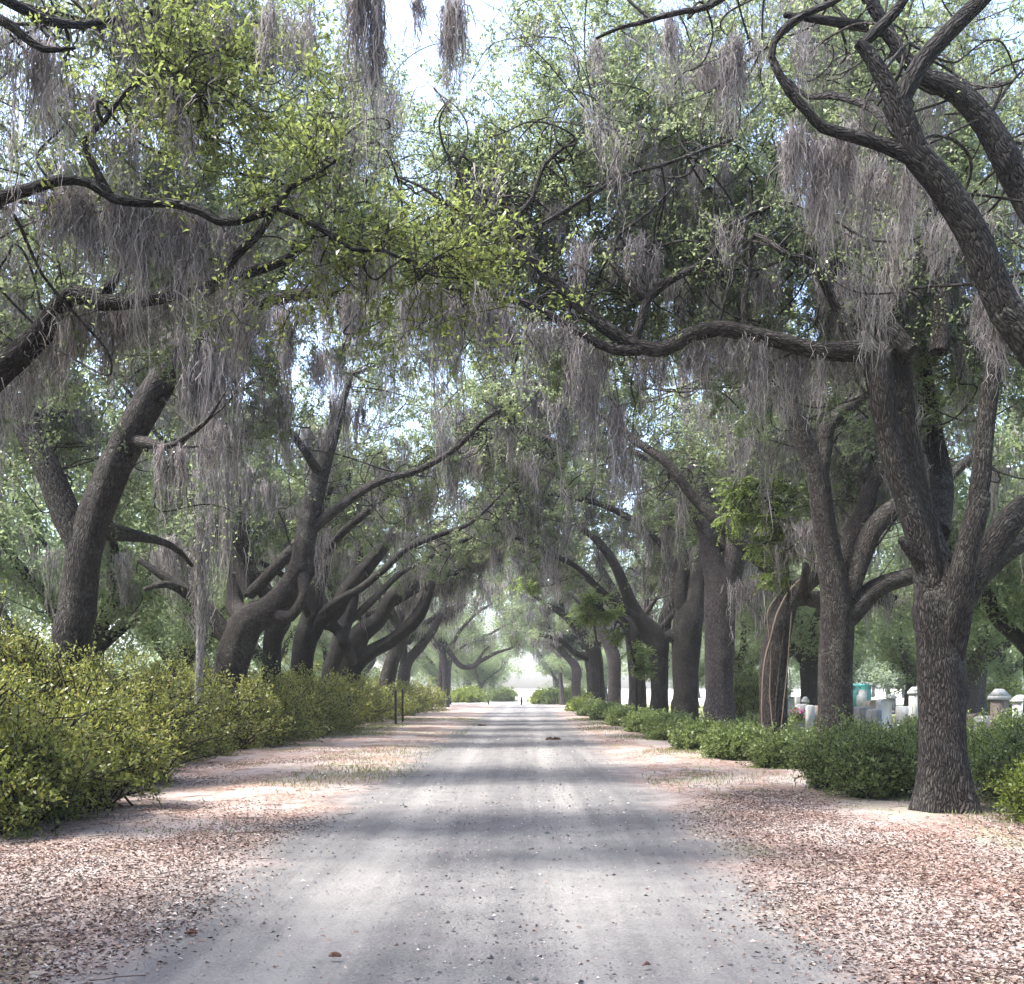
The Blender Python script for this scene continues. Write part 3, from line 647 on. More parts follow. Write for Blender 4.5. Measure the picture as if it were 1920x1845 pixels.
t.limb(px_limb([(1000, 490, d, 16), (940, 440, d, 13), (905, 430, d, 11), (880, 400, d, 9), (840, 385, d, 7), (790, 350, d, 5), (740, 330, d, 3)], gn=.01), 1)
t.limb(px_limb([(957, 452, d, 12), (975, 400, d, 10), (1000, 370, d, 9), (1020, 310, d, 7), (1080, 260, d, 5), (1130, 220, d, 3)], gn=.01), 1)
t.limb(px_limb([(960, 450, d, 12), (1030, 412, d, 9), (1100, 370, d, 8), (1170, 330, d, 7), (1240, 310, d, 6), (1310, 285, d, 6), (1370, 262, d, 7)], gn=.01), 1)
t.limb(px_limb([(1060, 545, d, 14), (1010, 560, d, 8), (985, 620, d, 6), (960, 700, d, 4)], gn=.01), .4)
t.limb(px_limb([(1400, 626, d, 16), (1395, 570, d, 13), (1405, 500, d, 10), (1415, 440, d, 9), (1480, 480, d - .3, 12), (1520, 490, d, 14), (1560, 560, d + .2, 16), (1600, 650, d, 18)], gn=.01), .8)
t.limb(px_limb([(1768, 1060, d + .3, 44), (1745, 1000, d + .5, 40), (1718, 900, d + .7, 36), (1702, 800, d + .8, 34), (1694, 700, d + .8, 32), (1690, 640, d + .8, 30), (1660, 500, d + .9, 24), (1650, 400, d + 1, 18), (1600, 300, d + 1, 12)], gn=.02), .9)
t.limb(px_limb([(1772, 1300, d, 30), (1778, 1225, d - .08, 56), (1796, 1130, d - .25, 52), (1812, 1040, d - .35, 44), (1838, 955, d - .4, 34), (1842, 925, d - .4, 28)], gn=.01), .2, 18)
t.limb(px_limb([(1806, 1060, d - .25, 40), (1835, 920, d - .1, 34), (1848, 800, d, 32), (1862, 700, d, 30), (1868, 655, d, 26), (1850, 560, d, 20), (1800, 470, d, 12)], gn=.02), .8)
t.limb(px_limb([(1796, 1120, d + .2, 62), (1850, 1040, d + .3, 56), (1900, 970, d + .3, 52), (1980, 900, d + .3, 44), (2050, 700, d, 28), (2060, 500, d, 14)], gn=.02), .8)
t.limb(px_limb([(1800, 1120, d + .5, 48), (1860, 1055, d + .8, 38), (1925, 1012, d + 1, 34), (2010, 990, d + 1.2, 24)], gn=.02), .4)
t.limb(px_limb([(1755, 1120, d, 30), (1728, 1060, d - .08, 28), (1700, 1022, d - .12, 22), (1688, 1010, d - .14, 14)], gn=.01), .0)
t.limb(px_limb([(1800, 1110, d - .1, 36), (1830, 1085, d - .2, 32), (1846, 1072, d - .2, 20)], gn=.01), .0)
t.limb(px_limb([(1755, 1000, d + 1, 50), (1765, 900, d + 2, 42), (1745, 780, d + 2.5, 36), (1725, 640, d + 3, 28), (1740, 480, d + 3, 18), (1700, 350, d + 3, 10)], gn=.02), .9)
t.limb(auto_limb((5.2, 14.8, 6.2), (-.4, .3, 1), 6.5, .13, target=(2.2, 17, 11.5)), 1)
t.limb(auto_limb((5.6, 14.8, 6.2), (.1, .3, 1), 6, .12, target=(5.5, 17, 12)), 1)
t.crown([((2.6, 17.2, 11.2), (3.2, 1.6, 1.3)), ((5.6, 17, 11.2), (2.6, 1.6, 1.4)), ((.6, 14.6, 8.3), (3.0, 2.4, 1.8)), ((4.2, 15.5, 9.2), (3.2, 3, 2.6)), ((1.2, 16, 10.2), (3, 2.6, 1.4)), ((7, 15.5, 8), (2.4, 3, 3))], 390, n2=7, n3=3, nl=34, leafL=.06, moss=400, mossn=56, mossL=(.5, 1.7), lift=.7, front=15.3, limb_moss=1.5, zmin=5.9, Lmax=5.4)
t.moss_at([(820, 535, 850, 14.2, 170, .11), (790, 530, 780, 14.2, 70, .1), (838, 560, 900, 14.2, 30, .04), (880, 548, 680, 14, 90, .12), (960, 565, 720, 14, 90, .18), (1050, 600, 740, 14, 100, .2), (1100, 640, 800, 14, 110, .2), (1250, 655, 780, 14.1, 100, .22), (1350, 628, 760, 14.1, 100, .22), (1400, 630, 840, 14.1, 90, .16), (1500, 655, 820, 14.1, 100, .2), (1560, 660, 810, 14.1, 100, .16),
           (930, 430, 570, 14.6, 70, .14), (1190, 430, 570, 14.6, 90, .16), (1290, 510, 660, 14.6, 80, .18), (1060, 370, 480, 14.8, 60, .14), (1330, 290, 430, 14.8, 80, .14), (1460, 480, 640, 14.6, 90, .16), (1240, 300, 400, 14.8, 50, .12),
           (1125, 690, 900, 14.4, 130, .16), (1165, 760, 1060, 14.5, 70, .08), (1110, 440, 560, 14, 110, .16), (1215, 450, 540, 14, 70, .1), (1640, 640, 760, 14.2, 90, .08), (1620, 400, 660, 14.8, 150, .2), (1680, 420, 640, 14.8, 130, .2), (1530, 660, 740, 14.2, 80, .15), (1300, 640, 720, 14.2, 80, .2), (1430, 640, 720, 14.2, 70, .15),
           (930, 560, 680, 14, 60, .15), (1000, 600, 690, 14, 80, .18), (865, 560, 640, 14, 50, .05), (1575, 500, 660, 14.5, 80, .15), (1710, 560, 700, 15, 90, .2), (1600, 240, 420, 15, 60, .1), (1190, 860, 1000, 14.5, 20, .04), (1480, 700, 820, 15, 60, .2)])
t.finish()

d = 22
t = Oak('live_oak', 'second right oak, ridged trunk with swelling forked arms, left of the double trunk', (6.25, d, 0), BARK, ROWR)
C = px_limb([(1568, 1446, d, 66), (1567, 1360, d, 60), (1566, 1270, d, 60), (1568, 1180, d, 62), (1566, 1120, d, 58), (1556, 1050, d, 48), (1542, 960, d, 43), (1532, 890, d, 40), (1512, 840, d, 34), (1490, 780, d, 32), (1468, 730, d, 30), (1440, 690, d, 24), (1420, 600, d, 14)], gn=.01); C[0, 2] = -.1; t.trunk(C, 28)
t.limb(px_limb([(1536, 900, d, 34), (1546, 840, d, 30), (1552, 800, d, 30), (1580, 770, d, 27), (1615, 745, d, 24), (1630, 715, d, 22), (1650, 640, d + .5, 14)], gn=.02), .8)
t.limb(px_limb([(1580, 1110, d + .4, 44), (1592, 1030, d + .6, 36), (1620, 960, d + .8, 32), (1645, 890, d + 1, 28), (1665, 840, d + 1.2, 24), (1680, 700, d + 2, 14)], gn=.02), .9)
t.limb(px_limb([(1586, 1120, d, 42), (1618, 1040, d, 40), (1640, 990, d, 38), (1690, 940, d, 32), (1740, 925, d, 24), (1830, 850, d, 14)], gn=.02), .9)
t.limb(px_limb([(1586, 1160, d, 44), (1640, 1105, d, 38), (1690, 1085, d, 34), (1740, 1075, d, 30), (1830, 1065, d, 24), (1960, 1000, d, 14)], gn=.02), .6)
t.limb(px_limb([(1510, 1060, d + 1, 14), (1512, 1120, d + 3, 20), (1560, 1130, d + 2, 26)], gn=.02), .0)
t.limb(px_limb([(1550, 800, d, 16), (1600, 790, d + 1, 12), (1640, 810, d + 1, 9)], gn=.02), .6)
t.crown(std_blobs(6.3, d, 1) + [((7.5, d + 1, 8), (4, 3, 2.5))], 190, n2=7, n3=3, nl=14, leafL=.08, moss=320, mossn=42, mossL=(.6, 2.2), front=23.3, zmin=5.6)
t.moss_at([(1690, 1110, 1200, 21.8, 50, .2), (1600, 1110, 1180, 22, 40, .2), (1740, 620, 900, 20, 100, .3), (1490, 700, 800, 20, 80, .3), (1780, 1080, 1200, 24, 60, .3)])
t.finish()

d = 27.5
t = row_oak('right oak wrapped in pale climbing stems, trunk bending right below bright green leaves', (6.25, d, 0), [(1450, 1414, d, 52), (1450, 1330, d, 50), (1452, 1240, d, 50), (1466, 1160, d, 48), (1480, 1120, d, 42)],
    [[(1470, 1140, d, 44), (1512, 1092, d, 34), (1532, 1062, d, 32), (1528, 1010, d, 28), (1510, 970, d, 24), (1492, 930, d, 20), (1450, 830, d, 14), (1430, 720, d, 9)],
     [(1480, 1125, d, 34), (1540, 1120, d + 1, 24), (1620, 1130, d + 1, 20), (1680, 1120, d + 1, 12)]],
    BARK, std_blobs(6.3, d, 1), ROWR, std_autos(6.9, d, 4, 1), nb=200, leafL=.095, n3=3, nl=13, moss=240, mossn=38, w3=True)
for pts in ([(1432, 1405, 4), (1428, 1330, 4), (1432, 1250, 5), (1444, 1200, 5), (1458, 1150, 6), (1478, 1110, 5), (1502, 1085, 4)], [(1452, 1400, 4), (1444, 1300, 4), (1446, 1220, 4), (1440, 1150, 4), (1456, 1120, 3)],
            [(1462, 1400, 3), (1470, 1310, 3), (1478, 1230, 3), (1484, 1150, 3)]):
    mb = MB(); limb_tube(mb, px_limb([(x, y, d - .42, w * .8) for x, y, w in pts], .1, .05), 7, .1); mb.build('vine', VINE, t.root, t.base, True)
t.moss_at([(1390, 1090, 1200, 28, 60, .2), (1415, 1080, 1220, 28, 60, .2), (1620, 1090, 1200, 28, 50, .3)]); t.finish()

d = 34
t = row_oak('right oak with tall smooth purplish trunk splitting into two upright arms', (6.05, d, 0), [(1350, 1389, d, 60), (1350, 1320, d, 54), (1350, 1230, d, 53), (1350, 1150, d, 56), (1352, 1100, d, 60)],
    [[(1342, 1120, d, 44), (1334, 1050, d, 40), (1322, 980, d, 36), (1308, 900, d, 34), (1296, 820, d, 28), (1285, 740, d, 18), (1270, 660, d, 10)],
     [(1360, 1120, d, 46), (1375, 1050, d, 44), (1385, 980, d, 44), (1392, 900, d, 44), (1412, 820, d, 40), (1436, 760, d, 32), (1450, 680, d, 18)],
     [(1312, 765, d - .5, 14), (1345, 800, d - .5, 16), (1368, 848, d - .5, 17), (1405, 870, d - .5, 16), (1432, 882, d - .5, 17), (1436, 925, d - .5, 13)],
     [(1375, 1090, d, 26), (1392, 1030, d + .5, 22), (1398, 990, d + .7, 12)]],
    BARKP, std_blobs(6.1, d, 1), ROWR, std_autos(6.2, d, 6, 1), nb=200, leafL=.1, n3=3, nl=13, moss=230, mossn=36, w3=True)
t.moss_at([(1130, 720, 900, 30, 130, .5), (1300, 900, 1010, 34, 60, .3), (1395, 1100, 1230, 35, 60, .3)]); t.finish()
d = 42
t = row_oak('right oak with very dark stout trunk and pale broken stub', (6.15, d, 0), [(1284, 1372, d, 52), (1285, 1310, d, 48), (1286, 1240, d, 48), (1288, 1190, d, 54), (1296, 1150, d, 52)],
    [[(1292, 1180, d, 46), (1304, 1120, d, 40), (1312, 1060, d, 36), (1318, 980, d, 28), (1310, 880, d, 16)], [(1280, 1200, d, 34), (1262, 1192, d, 26), (1252, 1188, d, 22)],
     [(1286, 1160, d, 36), (1275, 1110, d, 26), (1282, 1050, d, 20), (1270, 980, d, 14)]],
    BARKD, std_blobs(6.1, d, 1), ROWR, std_autos(6.1, d, 5.2, 1)); t.finish()
d = 49.5
t = row_oak('right oak just left of the very dark trunk, arms spreading in a wide V', (6.05, d, 0), [(1237, 1358, d, 37), (1237, 1300, d, 34), (1236, 1240, d, 36), (1232, 1200, d, 42)],
    [[(1226, 1205, d, 34), (1198, 1155, d, 26), (1175, 1110, d, 22), (1158, 1070, d, 20), (1138, 1035, d, 16), (1110, 1005, d, 13), (1085, 985, d, 10), (1060, 940, d, 6)],
     [(1240, 1205, d, 32), (1250, 1150, d, 24), (1272, 1090, d, 20), (1288, 1040, d, 14)]],
    BARKD, std_blobs(6, d, 1), ROWR, std_autos(6, d, 4.2, 1)); t.finish()
d = 57
t = row_oak('right oak with dark trunk draped by a green creeper', (5.85, d, 0), [(1195, 1349, d, 34), (1195, 1290, d, 32), (1192, 1230, d, 32), (1186, 1180, d, 34)],
    [[(1184, 1190, d, 28), (1165, 1140, d, 22), (1140, 1090, d, 16), (1120, 1050, d, 10)]], BARKD, std_blobs(5.9, d, 1), ROWR, std_autos(5.8, d, 4.6, 1), leafL=.12, n3=0, nl=50, nb=85, moss=180, mossn=24); t.finish()
d = 66
t = row_oak('right oak with grey mossy trunk between two darker ones', (5.4, d, 0), [(1152, 1341, d, 26), (1152, 1280, d, 25), (1150, 1230, d, 25)],
    [[(1150, 1235, d, 22), (1130, 1190, d, 17), (1105, 1150, d, 12), (1070, 1110, d, 8)]], BARKP, std_blobs(5.4, d, 1), ROWR, std_autos(5.4, d, 4, 1), leafL=.14, n3=0, nl=48, nb=80, moss=180, mossn=24); t.finish()
d = 76
t = row_oak('right oak, broad dark trunk at the left end of the close packed group', (5.0, d, 0), [(1119, 1334, d, 32), (1119, 1280, d, 29), (1117, 1240, d, 29), (1108, 1205, d, 28)],
    [[(1110, 1210, d, 24), (1085, 1180, d, 18), (1055, 1150, d, 14), (1020, 1130, d, 9), (985, 1105, d, 6)], [(1108, 1235, d, 16), (1080, 1225, d, 12), (1050, 1200, d, 9), (1010, 1190, d, 6)]],
    BARKD, std_blobs(5.2, d, 1), ROWR, std_autos(5, d, 4.4, 1), leafL=.15, n3=0, nl=44, nb=80, moss=180, mossn=24); t.finish()
d = 90
t = row_oak('right oak standing alone, medium trunk hazy beyond the close packed group', (4.2, d, 0), [(1080, 1327, d, 18), (1080, 1285, d, 17), (1079, 1250, d, 17)],
    [[(1078, 1255, d, 15), (1055, 1225, d, 10), (1030, 1205, d, 6)]], BARKP, [((2.0, d, 8), (4.5, 4.5, 3)), ((8, d, 9), (4.5, 4.5, 3))], ROWR, std_autos(4.4, d, 4, 1), leafL=.17, n3=0, nl=42, nb=75, moss=130, mossn=15); t.finish()
d = 104
t = row_oak('last right oak, thin trunk above the far rounded bush', (3.6, d, 0), [(1055, 1322, d, 9), (1053, 1290, d, 8), (1050, 1262, d, 8)],
    [], BARKP, [((2.0, d, 7.8), (4.5, 4.5, 3)), ((7, d, 9), (4.5, 4.5, 3))], ROWR, std_autos(3.4, d, 5, 1, r=.12), leafL=.2, n3=0, nl=38, nb=70, moss=130, mossn=15); t.finish()

# cedar-dark mass low on the right row, and two bright young trees
def small_tree(name, label, base, stem, blobs, leaf, nb, nl, leafL, bark=BARK, drop=-.1, n2=6, cat='tree', ratio=.42):
    r = thing(name, label, cat, tuple(base)); base = A(base, float)
    mb = MB(); C = px_limb(stem, .2); C[0, 2] = min(C[0, 2], -.02); limb_tube(mb, C, 10, .08); mb.build('trunk', bark, r, base, True)
    c = A([q[0] for q in blobs], float); rr = A([q[1] for q in blobs], float); bi = rng.integers(0, len(blobs), nb)
    E = c[bi] + nrm(rng.normal(size=(nb, 3))) * rng.uniform(.3, 1, (nb, 1)) ** .5 * rr[bi]
    j = ((E[:, None] - C[None, :, :3]) ** 2).sum(2).argmin(1)
    P1 = reach(C[j, :3], E, 8, .3, .08); tw = MB(); tubes(tw, P1, np.linspace(.02, .006, 8)[None].repeat(nb, 0), 4)
    p, tg = sample(P1, n2, .35); P2 = walk(p, tg + rng.normal(size=tg.shape) * .8, rng.uniform(.3, .6, len(p)), 6, .06, drop)
    tubes(tw, P2, np.full(P2.shape[:2], .005), 3); tw.build('twigs', TWIG, r, base, True)
    lf = MB()
    # pinnate fronds: leaflets in two ranks along each drooping stalk
    K_ = P2.shape[1]; tt = np.repeat(np.linspace(.12, 1, nl // 2), 2)[None] * (K_ - 1.001); k0 = tt.astype(int); fr = (tt - k0)[..., None]
    p = P2[:, k0[0]] * (1 - fr) + P2[:, k0[0] + 1] * fr; tg = nrm(P2[:, k0[0] + 1] - P2[:, k0[0]]); sdv = nrm(np.cross(tg, UP[None, None]))
    sg = np.where(np.arange(p.shape[1]) % 2 == 0, 1., -1.)[None, :, None]
    ld = tg * .45 + sdv * sg + rng.normal(size=p.shape) * .12 - UP * .15
    leaves(lf, p.reshape(-1, 3), ld.reshape(-1, 3), leafL, ratio, fold=.05); lf.build('crown', leaf, r, base)
    return r
d = 25
small_tree('young_locust', 'bright lime green young locust foliage beside the vine-wrapped trunk', (5.6, d, 0), [(1445, 1436, d, 5), (1462, 1250, d, 5), (1478, 1100, d, 5), (1462, 980, d, 5), (1440, 940, d, 4), (1400, 900, d, 3)],
           [(at(1400, 925, d), (.45, .5, .12)), (at(1465, 905, d), (.6, .5, .12)), (at(1380, 975, d), (.4, .5, .1)), (at(1450, 975, d), (.55, .5, .12)), (at(1500, 950, d), (.4, .5, .12)), (at(1425, 1025, d), (.35, .4, .1)), (at(1475, 1030, d), (.4, .4, .12)), (at(1450, 1075, d), (.25, .3, .1))], LOC, 90, 22, .085, n2=7)
d = 45
small_tree('young_hickory', 'bright green sapling leaves hanging in front of the grey and dark right trunks', (4.6, d, 0), [(1194, 1365, d, 4), (1190, 1250, d, 4), (1170, 1180, d, 4), (1130, 1140, d, 3)],
           [(at(1110, 1122, d), (.6, .6, .15)), (at(1140, 1150, d), (.6, .6, .2)), (at(1155, 1190, d), (.4, .5, .2)), (at(1200, 1225, d), (.4, .5, .2)), (at(1208, 1255, d), (.4, .4, .15)), (at(1092, 1155, d), (.4, .4, .12))], LOC, 70, 16, .13)
d = 60
small_tree('young_hickory', 'soft green sapling branch reaching left over the drive from the right row', (4.2, d, 0), [(1130, 1346, d, 4), (1118, 1200, d, 4), (1090, 1100, d, 4), (1010, 1100, d, 3)],
           [(at(1060, 1030, d), (1.5, 1, .15)), (at(1040, 1065, d), (1.5, 1, .15)), (at(985, 1100, d), (1.1, 1, .15)), (at(1090, 995, d), (1.2, 1, .2))], LOC, 80, 16, .15)
d = 84
small_tree('cedar_tree', 'low dark green cedar bough leaning from the right row', (4.9, d, 0), [(1105, 1330, d, 6), (1100, 1250, d, 6), (1085, 1200, d, 5), (1060, 1190, d, 3)],
           [(at(1080, 1210, d), (1.4, 1, 1.0)), (at(1050, 1195, d), (1.0, 1, .5)), (at(1095, 1170, d), (1, 1, 1.0))], DARKC, 120, 12, .18)

# ---- trees standing beyond the two rows -----------------------------------------
def proto_oak(label, seed, h=9.5, spread=6.0, bark=BARK, leaf=FAROAK, moss=90, name='live_oak', nb=150, nl=42, Lf=.18, r=.4, fork=2.6, trunk_lean=.3):
    t = Oak(name, label, (0, 0, 0), bark, None, leaf, local=True)
    # built at its own origin, well clear of the y cut-offs, then moved
    off = A([0, 1000., 0]); t.base = off
    lx = rng.uniform(-trunk_lean, trunk_lean)
    C = catmull(A([[0, 1000, -.1, r], [lx * .3, 1000, fork * .5, r * .85], [lx, 1000, fork, r * .95]]), .3); t.trunk(C, 14)
    n = 5
    for k in range(n):
        a = k * 2 * math.pi / n + rng.uniform(-.4, .4)
        t.limb(auto_limb((lx, 1000, fork - .1), (math.cos(a) * .8, math.sin(a) * .8, 1.), spread * 1.15, r * .55, target=(math.cos(a) * spread * .75, 1000 + math.sin(a) * spread * .75, h - 1.5), K=9), 1, 8)
    g = GAPS[:]; GAPS.clear()
    t.dist = 60
    t.crown([((0, 1000, h - 1.8), (spread, spread, h * .34))], nb, n2=6, n3=0, nl=nl, leafL=Lf, moss=int(moss * 1.0), mossL=(.8, 2.8), mossn=16, lift=.5)
    GAPS.extend(g); t.finish(); return t.root
BG = 'oaks beyond the two rows'
protos = [proto_oak('', 1), proto_oak('', 2, 8.5, 5.2, BARKP, moss=60), proto_oak('', 3, 10.5, 6.4, BARKD, moss=110, r=.45), proto_oak('', 4, 7.0, 4.2, BARKP, FAROAK, moss=30, nb=90, r=.28, fork=1.9)]
spots = [
 (0, -15.5, 24, 'hazy oak behind the big leaning trunk at the left edge'), (2, -14.5, 36, 'oak with sheets of moss left of the bent second trunk'), (1, -20, 31, 'small forked oak standing above the azaleas between the leaning and the bent trunks'),
 (1, -24, 38, 'oak farther back behind the big azalea bush'), (2, -16, 50, 'oak behind the third and fourth left trunks'), (0, -25, 56, 'oak deep in the left woods, left of the pale slim trunk'),
 (2, -15.5, 66, 'oak behind the sixth left trunk'), (0, -14.5, 82, 'oak behind the steel stakes'), (1, -23, 74, 'oak deep in the left woods behind the hedge'), (2, -33, 60, 'far left oak, faint behind hanging moss'), (0, -15, 100, 'oak behind the twin pale stems'),
 (1, -36, 44, 'oak at the far left edge beyond the azaleas'),
 (3, -5.5, 132, 'small oak left of the white opening, nearest to it'), (0, -10, 128, 'oak left of the white opening beyond the verge'), (2, -16, 142, 'oak behind the level limb, well beyond the verge'), (1, -8, 156, 'oak among the farthest trunks left of the opening'), (0, -21, 122, 'oak left of the farthest trunks, above the hedge end'), (2, -28, 140, 'faintest oak on the left horizon'),
 (3, 6.2, 126, 'small oak right of the white opening, nearest to it'), (0, 10, 138, 'oak right of the white opening beyond the rounded bush'), (2, 15, 126, 'oak behind the right row, nearest the far end'), (1, 7.5, 158, 'oak among the farthest trunks right of the opening'), (0, 21, 145, 'faintest oak on the right horizon'),
 (1, 19, 46, 'pale hazy oak behind the white headstone'), (0, 27, 62, 'oak at the back of the cemetery right of the double trunk'), (2, 16.5, 74, 'oak beyond the clipped round shrub'), (3, 29, 50, 'light green tree beyond the tall pillar stone'), (0, 14.5, 94, 'oak far behind the purplish trunk'), (2, 36, 72, 'oak at the right edge of the cemetery'),
 (1, 24, 88, 'oak far back between the second oak and the double trunk'), (3, 21, 60, 'yellow green small tree behind the teal shed'), (0, 42, 95, 'farthest cemetery oak at the right edge'), (2, 31, 104, 'dim oak closing the cemetery view'),
 (2, 14.5, 31, 'oak beyond the right hedge, its crown over the double trunk'), (0, 17, 21, 'oak off the right edge whose crown fills the upper right'), (2, 13.5, 52, 'oak behind the vine-wrapped trunk'), (0, 12.5, 64, 'oak behind the close packed right trunks')]
spots += [(0, -4.4, 146, 'oak leaning over the white opening from the left'), (2, 4.5, 151, 'oak leaning over the white opening from the right'), (2, -10.5, 1.0, 'oak added for shade beside the photographer on the left, crown touching the top left corner'), (0, -8.5, -4, 'unseen oak added for shade behind the photographer on the left'), (2, -15.5, 6.5, 'oak added for shade just outside the left edge behind the nearest oak'), (0, 9.5, 1.5, 'oak added for shade beside the photographer on the right')]  # last four: oaks around the camera, added to shade the near drive
first = set()
for k, (pi, x, y, lab) in enumerate(spots):
    sc = rng.uniform(.92, 1.12) if y > 6 else 1.25
    o = protos[pi]
    if pi in first:
        o = copy_tree(protos[pi], (x, y, 0), rng.uniform(0, 6.28), sc, lab)
    else:
        first.add(pi); o.location = (x, y, 0); o.rotation_euler = (0, 0, rng.uniform(0, 6.28)); o['label'] = lab
    o['group'] = BG

# pale slim trunk and a palm
r = thing('slim_tree', 'slim pale mottled trunk standing just left of the bent second oak', 'tree', (-8.1, 27, 0))
mb = MB(); C = px_limb([(369, 1415, 27, 17), (371, 1300, 27, 15), (374, 1200, 27, 15), (377, 1100, 27, 14), (378, 1000, 27, 13), (374, 880, 27, 11), (376, 760, 27, 8), (380, 660, 27, 4)], .25); C[0, 2] = -.1
limb_tube(mb, C, 12, .12); mb.build('trunk', BIRCH, r, (-8.1, 27, 0), True)
ms = MB(); i = rng.integers(len(C) // 3, len(C), 36); moss_clump(ms, C[i, :3], rng.uniform(.8, 2.4, 36), 18, .16); ms.build('hanging_moss', MOSS, r, (-8.1, 27, 0))
lf = MB(); i = rng.integers(len(C) // 2, len(C), 900); leaves(lf, C[i, :3] + rng.normal(size=(900, 3)) * .45, rng.normal(size=(900, 3)), .1); lf.build('crown', OAK, r, (-8.1, 27, 0))

def palm(x, y, h, label):
    r = thing('palm_tree', label, 'palm', (x, y, 0)); B = (x, y, 0)
    mb = MB(); limb_tube(mb, catmull(A([[x, y, -.1, .2], [x + .05, y, h * .5, .16], [x, y, h, .17]]), .3), 10, .06); mb.build('trunk', BARKP, r, B, True)
    fr = MB()
    for k in range(34):
        a = rng.uniform(0, 6.28); e = rng.uniform(-.5, 1.2); L = rng.uniform(1.0, 1.5)
        s = A([[x, y, h]]); dd = A([[math.cos(a) * math.cos(e), math.sin(a) * math.cos(e), math.sin(e)]])
        P = walk(s, dd, A([L]), 7, .02, -.12)[0]; c = P[-2]; ax = nrm(P[-1] - P[-3]); sd = nrm(np.cross(ax, UP))
        n = 22; th = np.linspace(-1.9, 1.9, n)
        dirs = ax[None] * np.cos(th)[:, None] + sd[None] * np.sin(th)[:, None] - UP * .12
        leaves(fr, np.repeat(P[-2][None], n, 0), dirs, .75, .07, tint=rng.uniform(.3, 1, n)); tubes(fr, P[None], np.full((1, 7), .014), 3) if False else None
        leaves(fr, P[:1], (P[-2] - P[0])[None], np.linalg.norm(P[-2] - P[0]), .03, tint=A([.2]))
    fr.build('fronds', SH, r, B)
palm(19.3, 48, 3.4, 'fan palm just right of the double trunk, beyond the hedge')

# ---- shrubs ------------------------------------------------------------------------
def shrub(name, label, blobs, leaf, nb, nl, leafL, n2=5, stems=7, group=None, cat='shrub', upk=.15, n3=0):
    c = A([q[0] for q in blobs], float); rr = A([q[1] for q in blobs], float)
    base = (float(c[:, 0].mean()), float(c[:, 1].mean()), 0.); r = thing(name, label, cat, base, group)
    wt = (rr[:, 0] * rr[:, 1]); bi = rng.choice(len(blobs), nb, p=wt / wt.sum())
    u = nrm(rng.normal(size=(nb, 3)) + A([0, -.2, .15])); E = c[bi] + u * rr[bi] * rng.uniform(.45, 1.0, (nb, 1)) ** .4 * (1 + .16 * rng.normal(size=(nb, 1)))
    E[:, 2] = np.maximum(E[:, 2], .06 + .1 * rng.random(nb))
    S = c[bi].copy(); S[:, :2] += rng.normal(size=(nb, 2)) * rr[bi][:, :2] * .22; S[:, 2] = 0.0
    P1 = reach(S, E, 8, .18, .06); tw = MB(); L = np.linalg.norm(E - S, axis=1)
    tubes(tw, P1, (.006 + .007 * L)[:, None] * np.linspace(1, .35, 8)[None], 4)
    p, tg = sample(P1, n2, .55); P2 = walk(p, tg * .7 + rng.normal(size=tg.shape) * .6 + UP * upk, rng.uniform(.15, .42, len(p)) * (1 + .3 * rr[0, 2]), 4, .25, .05)
    tubes(tw, P2, np.full(P2.shape[:2], .003 + leafL * .02), 3); tw.build('stems', TWIG, r, base, True)
    p, tg = sample(P2, nl, .15); cl = np.repeat(rng.uniform(0, 1, len(P2)), nl); lf = MB()
    p = p + rng.normal(size=p.shape) * leafL * .4; p[:, 2] = np.maximum(p[:, 2], .03)
    leaves(lf, p, tg * .4 + rng.normal(size=p.shape) * .55 + UP * .25, leafL, .5, tint=np.clip(.65 * rng.random(len(p)) + .35 * cl, 0, 1))
    lf.build('foliage', leaf, r, base); return r

shrub('azalea_bush', 'large loose yellow-green azalea filling the lower left corner', [((-7.3, 13.6, .95), (2.2, 1.6, 1.05)), ((-6.6, 13.2, .7), (1.7, 1.3, .75)), ((-8.3, 13.8, 1.35), (1.5, 1.3, 1.2)), ((-5.9, 14.6, .75), (1.2, 1.1, .55)), ((-6.3, 12.2, .6), (1.3, 1.0, .6))], AZ, 900, 16, .062, n2=7)
shrub('azalea_bush', 'tall paler green azalea rising behind the lower left bush', [((-8.9, 16.2, 1.9), (1.9, 1.4, 1.5)), ((-7.9, 16.6, 1.4), (1.6, 1.3, 1.3)), ((-10.2, 15.6, 2.3), (1.6, 1.3, 1.3))], AZ, 620, 14, .06, n2=6)
shrub('azalea_bush', 'spreading azalea between the lower left bush and the hedge', [((-7.0, 18.2, .9), (1.7, 1.7, 1.05)), ((-8.2, 18.8, 1.2), (1.7, 1.6, 1.25)), ((-9.4, 19.5, 1.4), (1.6, 1.6, 1.3))], AZ, 520, 13, .06, n2=6)
hb = []
for k in range(26):
    y = 21.5 + k * 2.35 + rng.uniform(-.3, .3)
    xf = np.interp(y, [20, 32, 52, 70, 84], [-7.1, -6.2, -6.3, -6.0, -5.6])
    hb.append(((xf - 1.6 + rng.uniform(-.25, .25), y, .8), (1.75, 1.7, rng.uniform(1.15, 1.5)))); hb.append(((xf - 3.4, y, .95), (1.6, 1.7, rng.uniform(1.2, 1.65))))
n_h = [q for q in hb if q[0][1] < 45]; f_h = [q for q in hb if q[0][1] >= 45]
shrub('azalea_hedge', 'long low azalea hedge along the left verge, nearer stretch up to the sixth trunk', n_h, AZ, 2300, 11, .085, n2=6, cat='hedge')
shrub('azalea_hedge', 'far stretch of the left azalea hedge, behind the steel stakes', f_h, AZ, 1300, 10, .13, n2=5, cat='hedge')
SG = 'green shrubs along the right verge'
